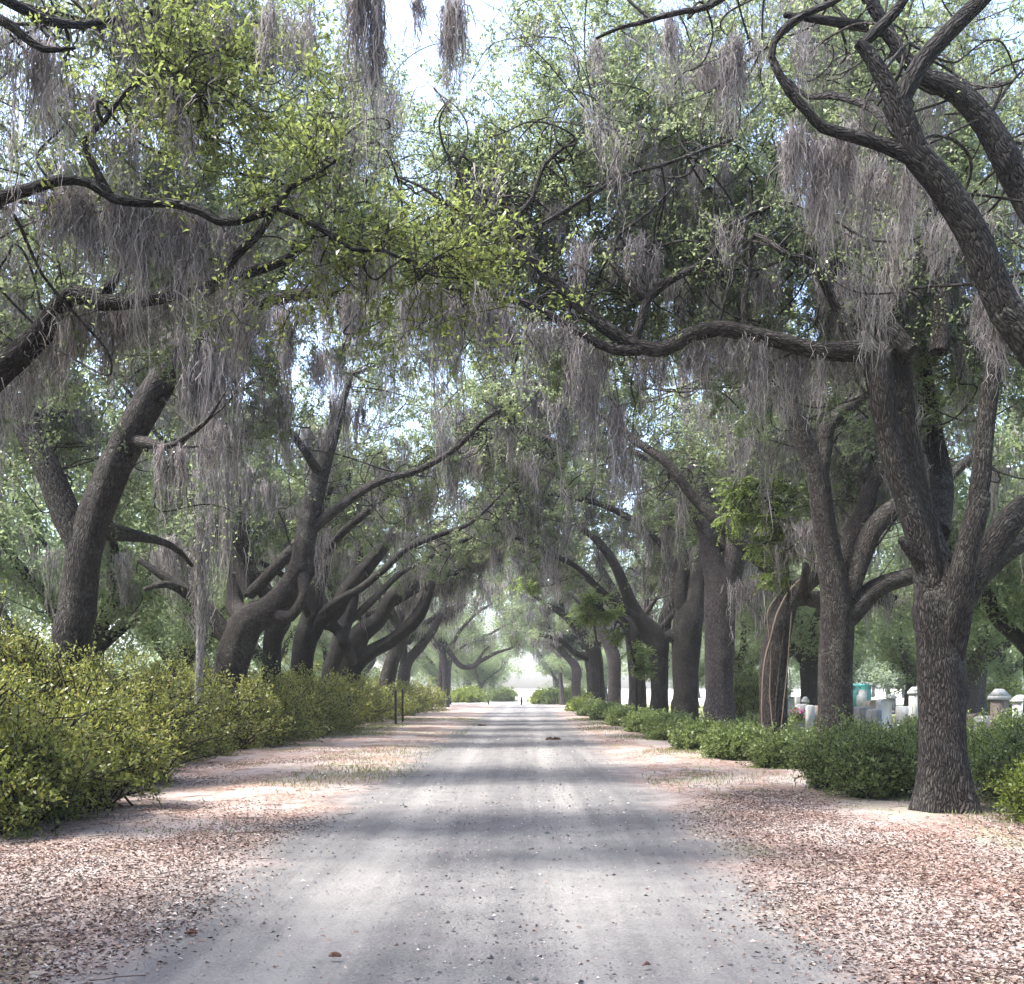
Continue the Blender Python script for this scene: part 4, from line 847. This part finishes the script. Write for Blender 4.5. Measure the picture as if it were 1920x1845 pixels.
rs = [((7.0, 11.4, .45), (1.2, 1.0, .62), 'bright yellow-green shrub cut by the right edge', SHY, .05),
      ((6.35, 13.2, .45), (.7, .7, .4), 'low small shrub at the foot of the double trunk', SHY, .05),
      ((7.3, 15.4, .65), (1.4, 1.2, .62), 'dark glossy shrub just right of the double trunk', SH, .055),
      ((5.3, 16.3, .55), (.95, .95, .58), 'shrub tucked left of the double trunk', SH, .055),
      ((5.1, 17.8, .55), (1.0, 1.0, .62), 'round dark shrub in the gap between the two nearest right trunks', SH, .055),
      ((6.6, 18.6, .6), (1.2, 1.1, .62), 'shrub below the white headstone', SH, .055),
      ((8.6, 19.5, .65), (1.4, 1.2, .62), 'shrub behind the double trunk toward the cemetery', SH, .06),
      ((5.4, 22.4, .5), (1.0, 1.2, .58), 'pale green shrub left of the second right oak', SH, .065), ((4.9, 25.2, .5), (1.0, 1.5, .58), 'shrub in front of the vine-wrapped trunk', SH, .07),
      ((6.9, 24.0, .6), (1.3, 1.4, .62), 'shrub behind the second right oak', SH, .07), ((4.7, 29.3, .5), (1.0, 1.7, .58), 'shrub beside the purplish trunk, drive side', SH, .08), ((6.4, 30, .55), (1.3, 2, .6), 'shrub between the vine-wrapped and purplish trunks', SH, .08),
      ((4.6, 34.6, .5), (1.0, 2.1, .6), 'shrub before the very dark stout trunk', SH, .09), ((4.5, 40.4, .5), (1.0, 2.3, .6), 'shrub before the V-armed trunk', SH, .1), ((4.4, 47.2, .5), (1.0, 2.7, .6), 'shrub before the creeper-draped trunk', SH, .11),
      ((4.2, 55.5, .5), (1.0, 3.2, .6), 'shrub before the grey mossy trunk', SH, .13), ((4.0, 65, .5), (1.0, 3.8, .6), 'shrub at the foot of the close packed group', SH, .15), ((3.9, 77, .5), (1.0, 4.5, .7), 'farthest shrub of the right verge', SHY, .17)]
for c, rr, lab, mt, L in rs:
    rr = (rr[0] * .82, rr[1] * .7, rr[2])
    c = (c[0], c[1], c[2] * (.8 if c[1] < 20 else .56)); rr = (rr[0] * .88, rr[1] * .88, rr[2] * (.9 if c[1] < 20 else .62)); x, y, z = c; b = [(c, rr), ((x - .35 * rr[0], y - .3 * rr[1], z * .8), (rr[0] * .7, rr[1] * .7, rr[2] * .75)), ((x + .3 * rr[0], y + .35 * rr[1], z * 1.05), (rr[0] * .75, rr[1] * .7, rr[2] * .9))]
    shrub('evergreen_shrub', lab, b, mt, int(250 * max(.5, (rr[0] * rr[1]) ** .5)), 15, L, n2=6, group=SG)
# clipped shrub in the cemetery, far bushes at the end of the drive
shrub('clipped_shrub', 'rounded clipped shrub on a short stem between the purplish and vine-wrapped trunks', [((8.85, 43.5, 1.35), (.62, .62, .9))], SH, 260, 14, .09, n2=6)
for x, y, rx, h, lab, mt in [(-4.9, 140, 1.6, .9, 'low far bush left of the opening, the one nearer the hedge', SH), (-2.9, 138, 1.9, 1.0, 'low far bush touching the left side of the opening', SH), (1.9, 112, 1.5, .8, 'far bush at the right side of the opening', SHY), (3.1, 110, 1.2, .9, 'far bush below the last thin right trunk', SH), (-6.6, 120, 2.2, 1.0, 'far bush where the left hedge ends', SHY), (4.8, 108, 1.4, 1.1, 'far bush right of the last thin trunk', SHY)]:
    shrub('rounded_bush', lab, [((x, y, h * .6), (rx, rx, h))], mt, 150, 12, .2, n2=5)
for x, y, r0, lab in [(21, 55, 1.0, 'yellow-green garden bush right of the white headstone'), (14.5, 66, 1.3, 'garden bush under the teal shed'), (26, 60, 1.4, 'dark garden bush right of the tall pillar'), (11.8, 60, 1.3, 'pale garden bush between the vine-wrapped and second oaks')]:
    shrub('garden_bush', lab, [((x, y, r0 * .7), (r0, r0, r0 * .85))], SHY if 'yellow' in lab or 'pale' in lab else SH, 160, 12, .13, n2=5)

# ---- cemetery stones -------------------------------------------------------------------
def stone(name, label, px, py_top, d, w, th, mat, kind='slab', rz=0., cat='gravestone'):
    x = (px - CX) * d / F; h = H - (py_top - CY) * d / F
    r = thing(name, label, cat, (x, d, 0)); b = (x, d, 0)
    mb = MB(); box(mb, (x, d, -.02), (w * 1.35, th * 1.9, .22), rz, bev=.02); mb.build('base', mat, r, b)
    mb = MB()
    if kind == 'slab': box(mb, (x, d, .2), (w, th, h - .2), rz, .97, .05)
    elif kind == 'round':
        n = 12; a = np.linspace(0, np.pi, n); hh = h - w * .28
        prof = [(-w / 2, .2)] + [(-math.cos(q) * w / 2, hh + math.sin(q) * w * .28) for q in a] + [(w / 2, .2)]
        ca, sa = math.cos(rz), math.sin(rz); V = []
        for s_ in (-th / 2, th / 2):
            for u, z in prof: V.append((x + u * ca - s_ * sa, d + u * sa + s_ * ca, z))
        m = len(prof); Fq = [[k, (k + 1) % m, m + (k + 1) % m, m + k] for k in range(m)]
        for k in range(m // 2 - 1 + m % 2):
            Fq.append([k, k + 1, m - 2 - k, m - 1 - k]); Fq.append([m + k, 2 * m - 1 - k, 2 * m - 2 - k, m + k + 1])
        mb.add(A(V), Fq)
    elif kind == 'pillar': box(mb, (x, d, .2), (w, th, h - .45), rz, .96)
    elif kind == 'cross':
        box(mb, (x, d, .2), (w * .8, th, h * .5), rz, .8); box(mb, (x, d, .2 + h * .5), (w * .3, th * .5, h * .5 - .2), rz); box(mb, (x, d, .2 + h * .78), (w * .85, th * .49, w * .3), rz)
    mb.build('headstone', mat, r, b)
    if kind == 'pillar':
        mb = MB(); box(mb, (x, d, h - .25), (w * 1.22, th * 1.22, .1), rz); box(mb, (x, d, h - .15), (w * 1.22, th * 1.22, .17), rz, .35); mb.build('cap', STM, r, b)
    return r
stone('gravestone', 'grey double-faced headstone just right of the second oak', 1617, 1325, 36, .46, .42, STG, rz=.5)
stone('gravestone', 'darker grey headstone touching the grey one from the right', 1638, 1329, 35, .4, .3, STG, rz=.3)
stone('gravestone', 'tall white headstone with rounded shoulders', 1657, 1310, 36, .42, .3, STW, 'round', .25)
stone('gravestone', 'small dark rounded stone behind the tall white headstone', 1639, 1312, 44, .6, .3, STB, 'round', .2)
stone('pillar_monument', 'narrow pillar monument half hidden left of the double trunk', 1715, 1289, 40, .3, .3, STM, 'pillar', .4, 'monument')
stone('pillar_monument', 'tall pillar monument with white sloping cap near the right edge', 1874, 1293, 26, .3, .3, STB, 'pillar', .5, 'monument')
stone('gravestone', 'low dark slab with a pale top left of the tall pillar', 1848, 1342, 27, .36, .42, STG, rz=.4)
stone('gravestone', 'low brown stone right of the double trunk', 1828, 1338, 29, .4, .3, STB, 'round', .3)
stone('pillar_monument', 'thin white marker farther back right of the double trunk', 1826, 1300, 48, .3, .3, STW, 'pillar', .3, 'monument')
stone('gravestone', 'broad white stone in the distance left of the tall pillar', 1848, 1308, 60, 1.3, .5, STW, rz=.1)
stone('pillar_monument', 'white pillar cut by the right edge', 1915, 1304, 40, .5, .4, STM, 'pillar', .2, 'monument')
stone('gravestone', 'white rounded headstone right beside the vine-wrapped trunk', 1483, 1306, 62, .6, .3, STM, 'round', .1)
stone('gravestone', 'white square headstone between the vine-wrapped and second oaks', 1499, 1305, 56, .42, .3, STW, 'slab', .1)
stone('pillar_monument', 'short grey post with a cap behind the dark monument', 1510, 1307, 50, .24, .24, STG, 'pillar', .1, 'monument')
stone('gravestone', 'dark granite monument with flowers before it', 1504, 1320, 40, .42, .35, STG, 'slab', .2)
stone('gravestone', 'light grey headstone beside the flowers', 1519, 1322, 38, .24, .25, STM, 'slab', .2)
stone('gravestone', 'brown stone peeping out left of the second oak', 1532, 1323, 40, .3, .3, STB, 'slab', .2)
stone('gravestone', 'pale wide stone behind the second oak, left side', 1524, 1314, 52, .8, .3, STW, 'round', 0)
stone('cross_monument', 'tall white cross monument left of the second oak', 1528, 1262, 66, 1.0, .5, STW, 'cross', .1, 'monument')
stone('gravestone', 'tiny pale marker at the foot of the clipped shrub', 1384, 1337, 46, .25, .2, STM, 'round', 0)
stone('gravestone', 'low white ledger stone left of the vine-wrapped trunk', 1412, 1345, 44, .5, .4, STM, 'slab', .2)
stone('gravestone', 'small obelisk shaped stone far behind the white headstone', 1671, 1302, 70, .5, .4, STG, 'pillar', 0)
stone('gravestone', 'broad pale stone left of the narrow pillar', 1697, 1324, 44, .7, .3, STM, 'slab', .1)
r = thing('flower_bouquet', 'bunch of pink flowers and greens in front of the dark granite monument', 'flowers', (9.75, 39.0, 0))
mb = MB(); p = A([9.75, 39, .55]) + rng.normal(size=(260, 3)) * A([.16, .1, .16]); leaves(mb, p, rng.normal(size=(260, 3)) + UP, .14, .5); mb.build('leaves', SH, r, (9.75, 39, 0))
mb = MB(); p = A([9.75, 38.9, .8]) + rng.normal(size=(60, 3)) * A([.17, .08, .1]); leaves(mb, p, rng.normal(size=(60, 3)), .09, .9); mb.build('petals', FLOW, r, (9.75, 39, 0))
mb = MB(); box(mb, (9.75, 39, -.01), (.2, .2, .4), 0, 1.3); mb.build('vase', STG, r, (9.75, 39, 0))
r = thing('shed', 'small teal shed in the distance right of the second oak', 'shed', (20.9, 69, 0)); B_ = (20.9, 69, 0)
mb = MB(); box(mb, (20.9, 69, 0), (1.3, 1.3, 1.75), .2); mb.build('wall', TEAL, r, B_)
mb = MB(); box(mb, (20.9, 69, 1.752), (1.5, 1.5, .16), .2, .8); mb.build('roof', TEAL, r, B_)
mb = MB(); ca, sa = math.cos(.2), math.sin(.2); box(mb, (20.9 + .66 * sa, 69 - .66 * ca, .05), (.7, .03, 1.5), .2); mb.build('door', STM, r, B_)

# steel stakes by the left hedge, short posts at the far end
def stake(px, y0, y1, d, w, label, name='steel_stake', cat='stake', grp=None):
    x = (px - CX) * d / F; z0 = 0; z1 = H - (y0 - CY) * d / F
    mb = MB(); n = 5
    # U-section stake: web and two flanges, pointed top
    box(mb, (x, d, z0 - .05), (w, .012, z1 + .05)); box(mb, (x - w / 2, d - .022, z0 - .05), (.012, .045, z1 + .03)); box(mb, (x + w / 2, d - .022, z0 - .05), (.012, .045, z1 + .03))
    for k in range(6): box(mb, (x, d - .012, z1 * (.2 + .13 * k)), (w * .4, .012, .03))
    o = mb.build(name, STAKE, None, (x, d, 0)); o.location = (x, d, 0); tag(o, label, cat, grp)
stake(742, 1293, 1360, 48.5, .085, 'dark upright steel stake, the nearer left one of the pair'); stake(755, 1293, 1355, 52, .085, 'dark upright steel stake, the farther right one of the pair')
stake(916, 1311, 1322, 108, .14, 'short dark post far left of the drive end', 'verge_post', 'post'); stake(978, 1307, 1322, 108, .16, 'short dark post under the white opening', 'verge_post', 'post'); stake(1040, 1312, 1322, 108, .12, 'short dark post before the far right bush', 'verge_post', 'post')

# cones and a curled leaf lying on the drive
def cone(px, py, L, rz, label, name='seed_cone', cat='cone'):
    d = H * F / (py - CY); x = (px - CX) * d / F
    P = A([[x - L / 2 * math.cos(rz), d - L / 2 * math.sin(rz), .022], [x, d, .03], [x + L / 2 * math.cos(rz), d + L / 2 * math.sin(rz), .022]])
    C = catmull(np.c_[P, A([.08, .17, .07]) * min(L, .12)], .008); mb = MB(); limb_tube(mb, C, 10, .35)
    s = rng.integers(2, len(C) - 2, 90); nn = nrm(rng.normal(size=(90, 3)) + UP * .4); leaves(mb, C[s, :3] + nn * C[s, 3:4] * .8, nn + A([math.cos(rz), math.sin(rz), 0]), L * .14, .9)
    mb.att = {}
    o = mb.build(name, CONE, None, (x, d, 0)); o.location = (x, d, 0); tag(o, label, cat)
cone(358, 1755, .085, .1, 'dark brown cone on the drive edge at the lower left'); cone(628, 1799, .075, 0, 'brown cone on the drive near the bottom middle'); cone(1413, 1677, .055, .6, 'small brown cone at the right edge of the drive')
cone(1212, 1816, .05, .4, 'dark clod-like cone at the bottom right of the drive'); cone(1037, 1387, .5, .1, 'brown fallen stick far up the drive', 'fallen_stick', 'stick'); cone(903, 1361, .4, .2, 'dark small clump far up the drive, left of centre', 'fallen_stick', 'stick')

# ---- ground --------------------------------------------------------------------------------
def sheet(name, x0, x1, y0, y1, nx, ny, z, mat, zf=None):
    xs = np.linspace(x0, x1, nx); ys = np.linspace(y0, y1, ny); X, Y = np.meshgrid(xs, ys)
    Z = np.full_like(X, z) if zf is None else z + zf(X, Y)
    V = np.stack([X, Y, Z], -1).reshape(-1, 3); i, j = np.meshgrid(np.arange(ny - 1), np.arange(nx - 1), indexing='ij'); b = i * nx + j
    mb = MB(); mb.add(V, np.stack([b, b + 1, b + nx + 1, b + nx], -1)); o = mb.build(name, mat, None, smooth=True); return o
o = sheet('ground', -900, 900, -60, 1800, 40, 40, -.03, GROUND); tag(o, 'sandy ground with dry lawn reaching the horizon', 'ground', kind='structure')
def bumps(X, Y):
    e = np.clip((np.abs(X + .35) - 2.4) / 1.2, 0, 1)
    edge = np.clip((14 - np.abs(X)) / 2, 0, 1)
    rut = -.018 * (np.exp(-((X + .35 - .85) / .28) ** 2) + np.exp(-((X + .35 + .85) / .28) ** 2))
    return (.03 + (.035 * e + rut + .018 * e * np.sin(X * 2.1 + .3 * np.sin(Y * .7)) * np.sin(Y * .9 + X)) * edge) * edge * np.clip((Y + 2) / 2, 0, 1) * np.clip((126 - Y) / 4, 0, 1)
o = sheet('drive', -14, 14, -2, 126, 140, 420, -.028, GROUND, bumps); tag(o, 'sandy gravel drive with leaf-strewn verges running down the avenue', 'drive', kind='structure')
def zground(x, y): return -.028 + bumps(x, y)

def scatter(n, xf, y0, y1, power=1.0):
    """points thinning with distance"""
    y = y0 + (y1 - y0) * rng.random(n) ** power; x = xf(y, n); return x, y
def patch(x, y, s, seed):
    r = np.random.default_rng(seed); v = np.zeros_like(x)
    for _ in range(7):
        a = r.uniform(0, 6.28); f = s * r.uniform(.4, 2.2); v += np.sin((x * math.cos(a) + y * .6 * math.sin(a)) * f + r.uniform(0, 6.28)) / 7 ** .5
    return v
def flat_leaves(n, side):
    y = 4.2 + 30 * rng.random(n) ** 1.7
    edge = np.where(side < 0, 2.45, 1.85) + np.abs(rng.normal(size=n)) * .45 - .2 + .25 * patch(y * 0, y, 1.3, 5) + rng.exponential(.28, n) * -.9 * (rng.random(n) < .25)
    x = side * (edge + rng.random(n) ** 1.15 * 5.6)
    k = patch(x, y, 1.1, 8 if side < 0 else 9) + 1.15 * np.clip((14 - y) / 6, -.9, 1) + .1 * rng.normal(size=n)
    m = k + .35 * rng.normal(size=n) > .1; return x[m], y[m]
lit = MB()
for side, n in ((-1, 170000), (1, 170000)):
    x, y = flat_leaves(n, side); z = zground(x, y) + rng.uniform(.002, .014, len(x))
    a = rng.uniform(0, 6.28, len(x)); dr = np.stack([np.cos(a), np.sin(a), rng.normal(size=len(x)) * .22], -1)
    leaves(lit, np.stack([x, y, z], -1), dr, .035, .42, fold=.25, tint=np.clip(rng.normal(.55, .27, len(x)), 0, 1))
n = 1500; y = 4.3 + 40 * rng.random(n) ** 1.8; x = rng.normal(-.3, 1.6, n); a = rng.uniform(0, 6.28, n)
leaves(lit, np.stack([x, y, zground(x, y) + .01], -1), np.stack([np.cos(a), np.sin(a), rng.normal(size=n) * .2], -1), .04, .42, fold=.35, tint=np.clip(rng.normal(.5, .3, n), 0, 1))
n = 900; side = np.where(rng.random(n) < .5, -1, 1); y = 4.3 + 22 * rng.random(n) ** 1.6; x = side * (2.3 + 4.5 * rng.random(n)); a = rng.uniform(0, 6.28, n)
S_ = np.stack([x, y, zground(x, y) + .018], -1); tP = walk(S_, np.stack([np.cos(a), np.sin(a), np.zeros(n)], -1), rng.uniform(.06, .35, n), 5, .12); tP[:, :, 2] = S_[:, None, 2] + rng.uniform(0, .012, (n, 5))
tl = MB(); tubes(tl, tP, np.full((n, 5), .0035), 4); tl.att = {'tint': [np.repeat(rng.uniform(0, .35, n), 20)]}
lit.add(tl.V[0], tl.Fq[0], tint=tl.att['tint'][0])
o = lit.build('leaf_litter', LITTER); tag(o, 'dry brown and pinkish fallen leaves carpeting both verges', 'leaves', kind='stuff')
# gravel: little chipped stones
n = 26000; y = 4.2 + 34 * rng.random(n) ** 2.0; x = np.clip(rng.normal(-.3, 1.35, n), -3.2, 2.8)
k = patch(x * 1.6, y * .5, 1.5, 21); m = (k + rng.normal(size=n) * .6) > .0; x, y = x[m], y[m]; n = len(x)
s = np.minimum(rng.lognormal(-5.2, .48, n), .026) * (1 + y / 30)
oct_ = A([[1, 0, 0], [0, 1, 0], [-1, 0, 0], [0, -1, 0], [0, 0, .7], [0, 0, -.5]], float)
V = oct_[None] * s[:, None, None] * rng.uniform(.6, 1.2, (n, 6, 1)); a = rng.uniform(0, 6.28, n); ca, sa = np.cos(a)[:, None], np.sin(a)[:, None]
V = np.stack([V[..., 0] * ca - V[..., 1] * sa, V[..., 0] * sa + V[..., 1] * ca, V[..., 2]], -1); V += np.stack([x, y, zground(x, y) + s * .25], -1)[:, None]
fq = A([[0, 1, 4, 4], [1, 2, 4, 4], [2, 3, 4, 4], [3, 0, 4, 4]])
# quads with a repeated corner are not valid: use two quads meeting over the top instead
fq = A([[0, 1, 2, 4], [2, 3, 0, 4]]); Fq = (np.arange(n) * 6)[:, None, None] + fq[None]
gv = MB(); gv.add(V, Fq, tint=np.repeat(np.where(rng.random(n) < .82, rng.uniform(0, .6, n), rng.uniform(.7, 1, n)), 6))
o = gv.build('gravel', GRAVEL); tag(o, 'dark and pale gravel chips strewn over the drive', 'gravel', kind='stuff')
# thin grass in patches
gr = MB()
for side, n in ((-1, 90000), (1, 90000)):
    y = 12 + 46 * rng.random(n) ** 1.2; x = side * (2.1 + 4.6 * rng.random(n)); k = patch(x, y, .8, 31 if side < 0 else 33); m = (k + .5 * rng.normal(size=n)) > 1.15 - .3 * np.exp(-((np.abs(x) - 3) / .8) ** 2); x, y = x[m], y[m]
    dd = nrm(np.stack([rng.normal(size=len(x)) * .5, rng.normal(size=len(x)) * .5, np.ones(len(x))], -1))
    leaves(gr, np.stack([x, y, zground(x, y)], -1), dd, .05 + .0008 * y.mean(), .14)
o = gr.build('grass', GRASS); tag(o, 'thin green grass growing in patches on the verges', 'grass', kind='stuff')

# ---- the woods that close the view ------------------------------------------------------------
wd = MB(); wt = MB(); nW = 0
cs = []
for k in range(150):
    if k < 100:
        sd_ = -1 if k % 2 else 1; x = sd_ * (5.5 + 105 * rng.random() ** 1.3); y = rng.uniform(165, 205)
    else:
        sd_ = -1 if k % 2 else 1; x = sd_ * rng.uniform(58, 110); y = rng.uniform(30, 165)
    cs.append((x, y, rng.uniform(7, 12)))
for x, y, h_ in cs:
    nb_ = 1300; r_ = rng.uniform(3.4, 6.0); lo = rng.uniform(.35, .6)
    nn_ = rng.integers(5, 9); cc = A([x, y, h_ * .62]) + nrm(rng.normal(size=(nn_, 3))) * A([r_ * .6, r_ * .6, h_ * .28]); bi = rng.integers(0, nn_, nb_)
    p = cc[bi] + nrm(rng.normal(size=(nb_, 3))) * rng.uniform(.3, 1, (nb_, 1)) * A([r_ * .5, r_ * .5, h_ * .2]); p = p[((np.abs(p[:, 0]) > 3.0) | (p[:, 2] > 4.6)) & (p[:, 2] > .6)]
    leaves(wd, p, rng.normal(size=p.shape), .5, .5)
    C = catmull(A([[x, y, -.1, .3], [x + rng.uniform(-.4, .4), y, h_ * .3, .24], [x + rng.uniform(-1, 1), y, h_ * .7, .1]]), .8); limb_tube(wd if False else wt, C, 8, .08)
o = wd.build('distant_woods', FAROAK); tag(o, 'distant woods closing the view behind both rows', 'woods', kind='stuff')
o2 = wt.build('trunks', BARKP, None, smooth=True); o2.parent = o; o2['kind'] = 'stuff'
# ---- air ------------------------------------------------------------------------------------
if HAZE > 0:
    mb = MB(); V = A([[x, y, z] for z in (-1.0, 22.0) for x, y in ((-130, -12), (130, -12), (130, 210), (-130, 210))], float)
    mb.add(V, [[3, 2, 1, 0], [4, 5, 6, 7], [0, 1, 5, 4], [1, 2, 6, 5], [2, 3, 7, 6], [3, 0, 4, 7]])
    t = NT('haze_air'); pv = t.n('ShaderNodeVolumePrincipled', Color=(.93, .96, 1, 1), Density=HAZE, Anisotropy=.3)
    t.t.links.new(pv.outputs[0], t.out.inputs['Volume'])
    o = mb.build('haze', t.m); tag(o, 'pale humid air thickening toward the end of the avenue', 'haze', kind='stuff')

# ---- light ------------------------------------------------------------------------------------
w = bpy.data.worlds.new('World'); scene.world = w; w.use_nodes = True; nt = w.node_tree; nt.nodes.clear()
sky = nt.nodes.new('ShaderNodeTexSky'); sky.sky_type = 'NISHITA'; sky.sun_disc = False
sky.sun_elevation = radians(SUN_EL); sky.sun_rotation = radians(SUN_AZ); sky.air_density = .7; sky.dust_density = DUST; sky.ozone_density = .4
bg = nt.nodes.new('ShaderNodeBackground'); bg.inputs['Strength'].default_value = SKY
wo = nt.nodes.new('ShaderNodeOutputWorld'); nt.links.new(sky.outputs[0], bg.inputs[0]); nt.links.new(bg.outputs[0], wo.inputs[0])
sd = bpy.data.lights.new('sun', 'SUN'); sd.energy = SUN; sd.angle = radians(10); sd.color = (1, .955, .88)
so = bpy.data.objects.new('sun', sd); col.objects.link(so)
az, el = radians(SUN_AZ), radians(SUN_EL)     # azimuth measured from +Y toward +X, as the sky's rotation
import mathutils
dirv = mathutils.Vector((math.sin(az) * math.cos(el), math.cos(az) * math.cos(el), math.sin(el)))
so.rotation_euler = dirv.to_track_quat('Z', 'Y').to_euler(); so.location = (0, 30, 40)

# ---- camera ------------------------------------------------------------------------------------
cd = bpy.data.cameras.new('camera'); cam = bpy.data.objects.new('camera', cd); col.objects.link(cam)
cam.location = (0, 0, H); cam.rotation_euler = (math.pi / 2, 0, 0)
cd.sensor_fit = 'HORIZONTAL'; cd.sensor_width = 36; cd.lens = 36 * F / 1920; cd.shift_x = -(CX - 960) / 1920; cd.shift_y = (CY - 922.5) / 1920
cd.clip_start = .1; cd.clip_end = 4000; scene.camera = cam
scene.view_settings.view_transform = 'Standard'; scene.view_settings.look = 'None'; scene.view_settings.exposure = EXPO; scene.view_settings.gamma = 1
cy = scene.cycles; cy.max_bounces = 7; cy.diffuse_bounces = 4; cy.glossy_bounces = 2; cy.transmission_bounces = 4; cy.volume_bounces = 1; cy.transparent_max_bounces = 8; cy.use_denoising = True
cy.sample_clamp_indirect = 6
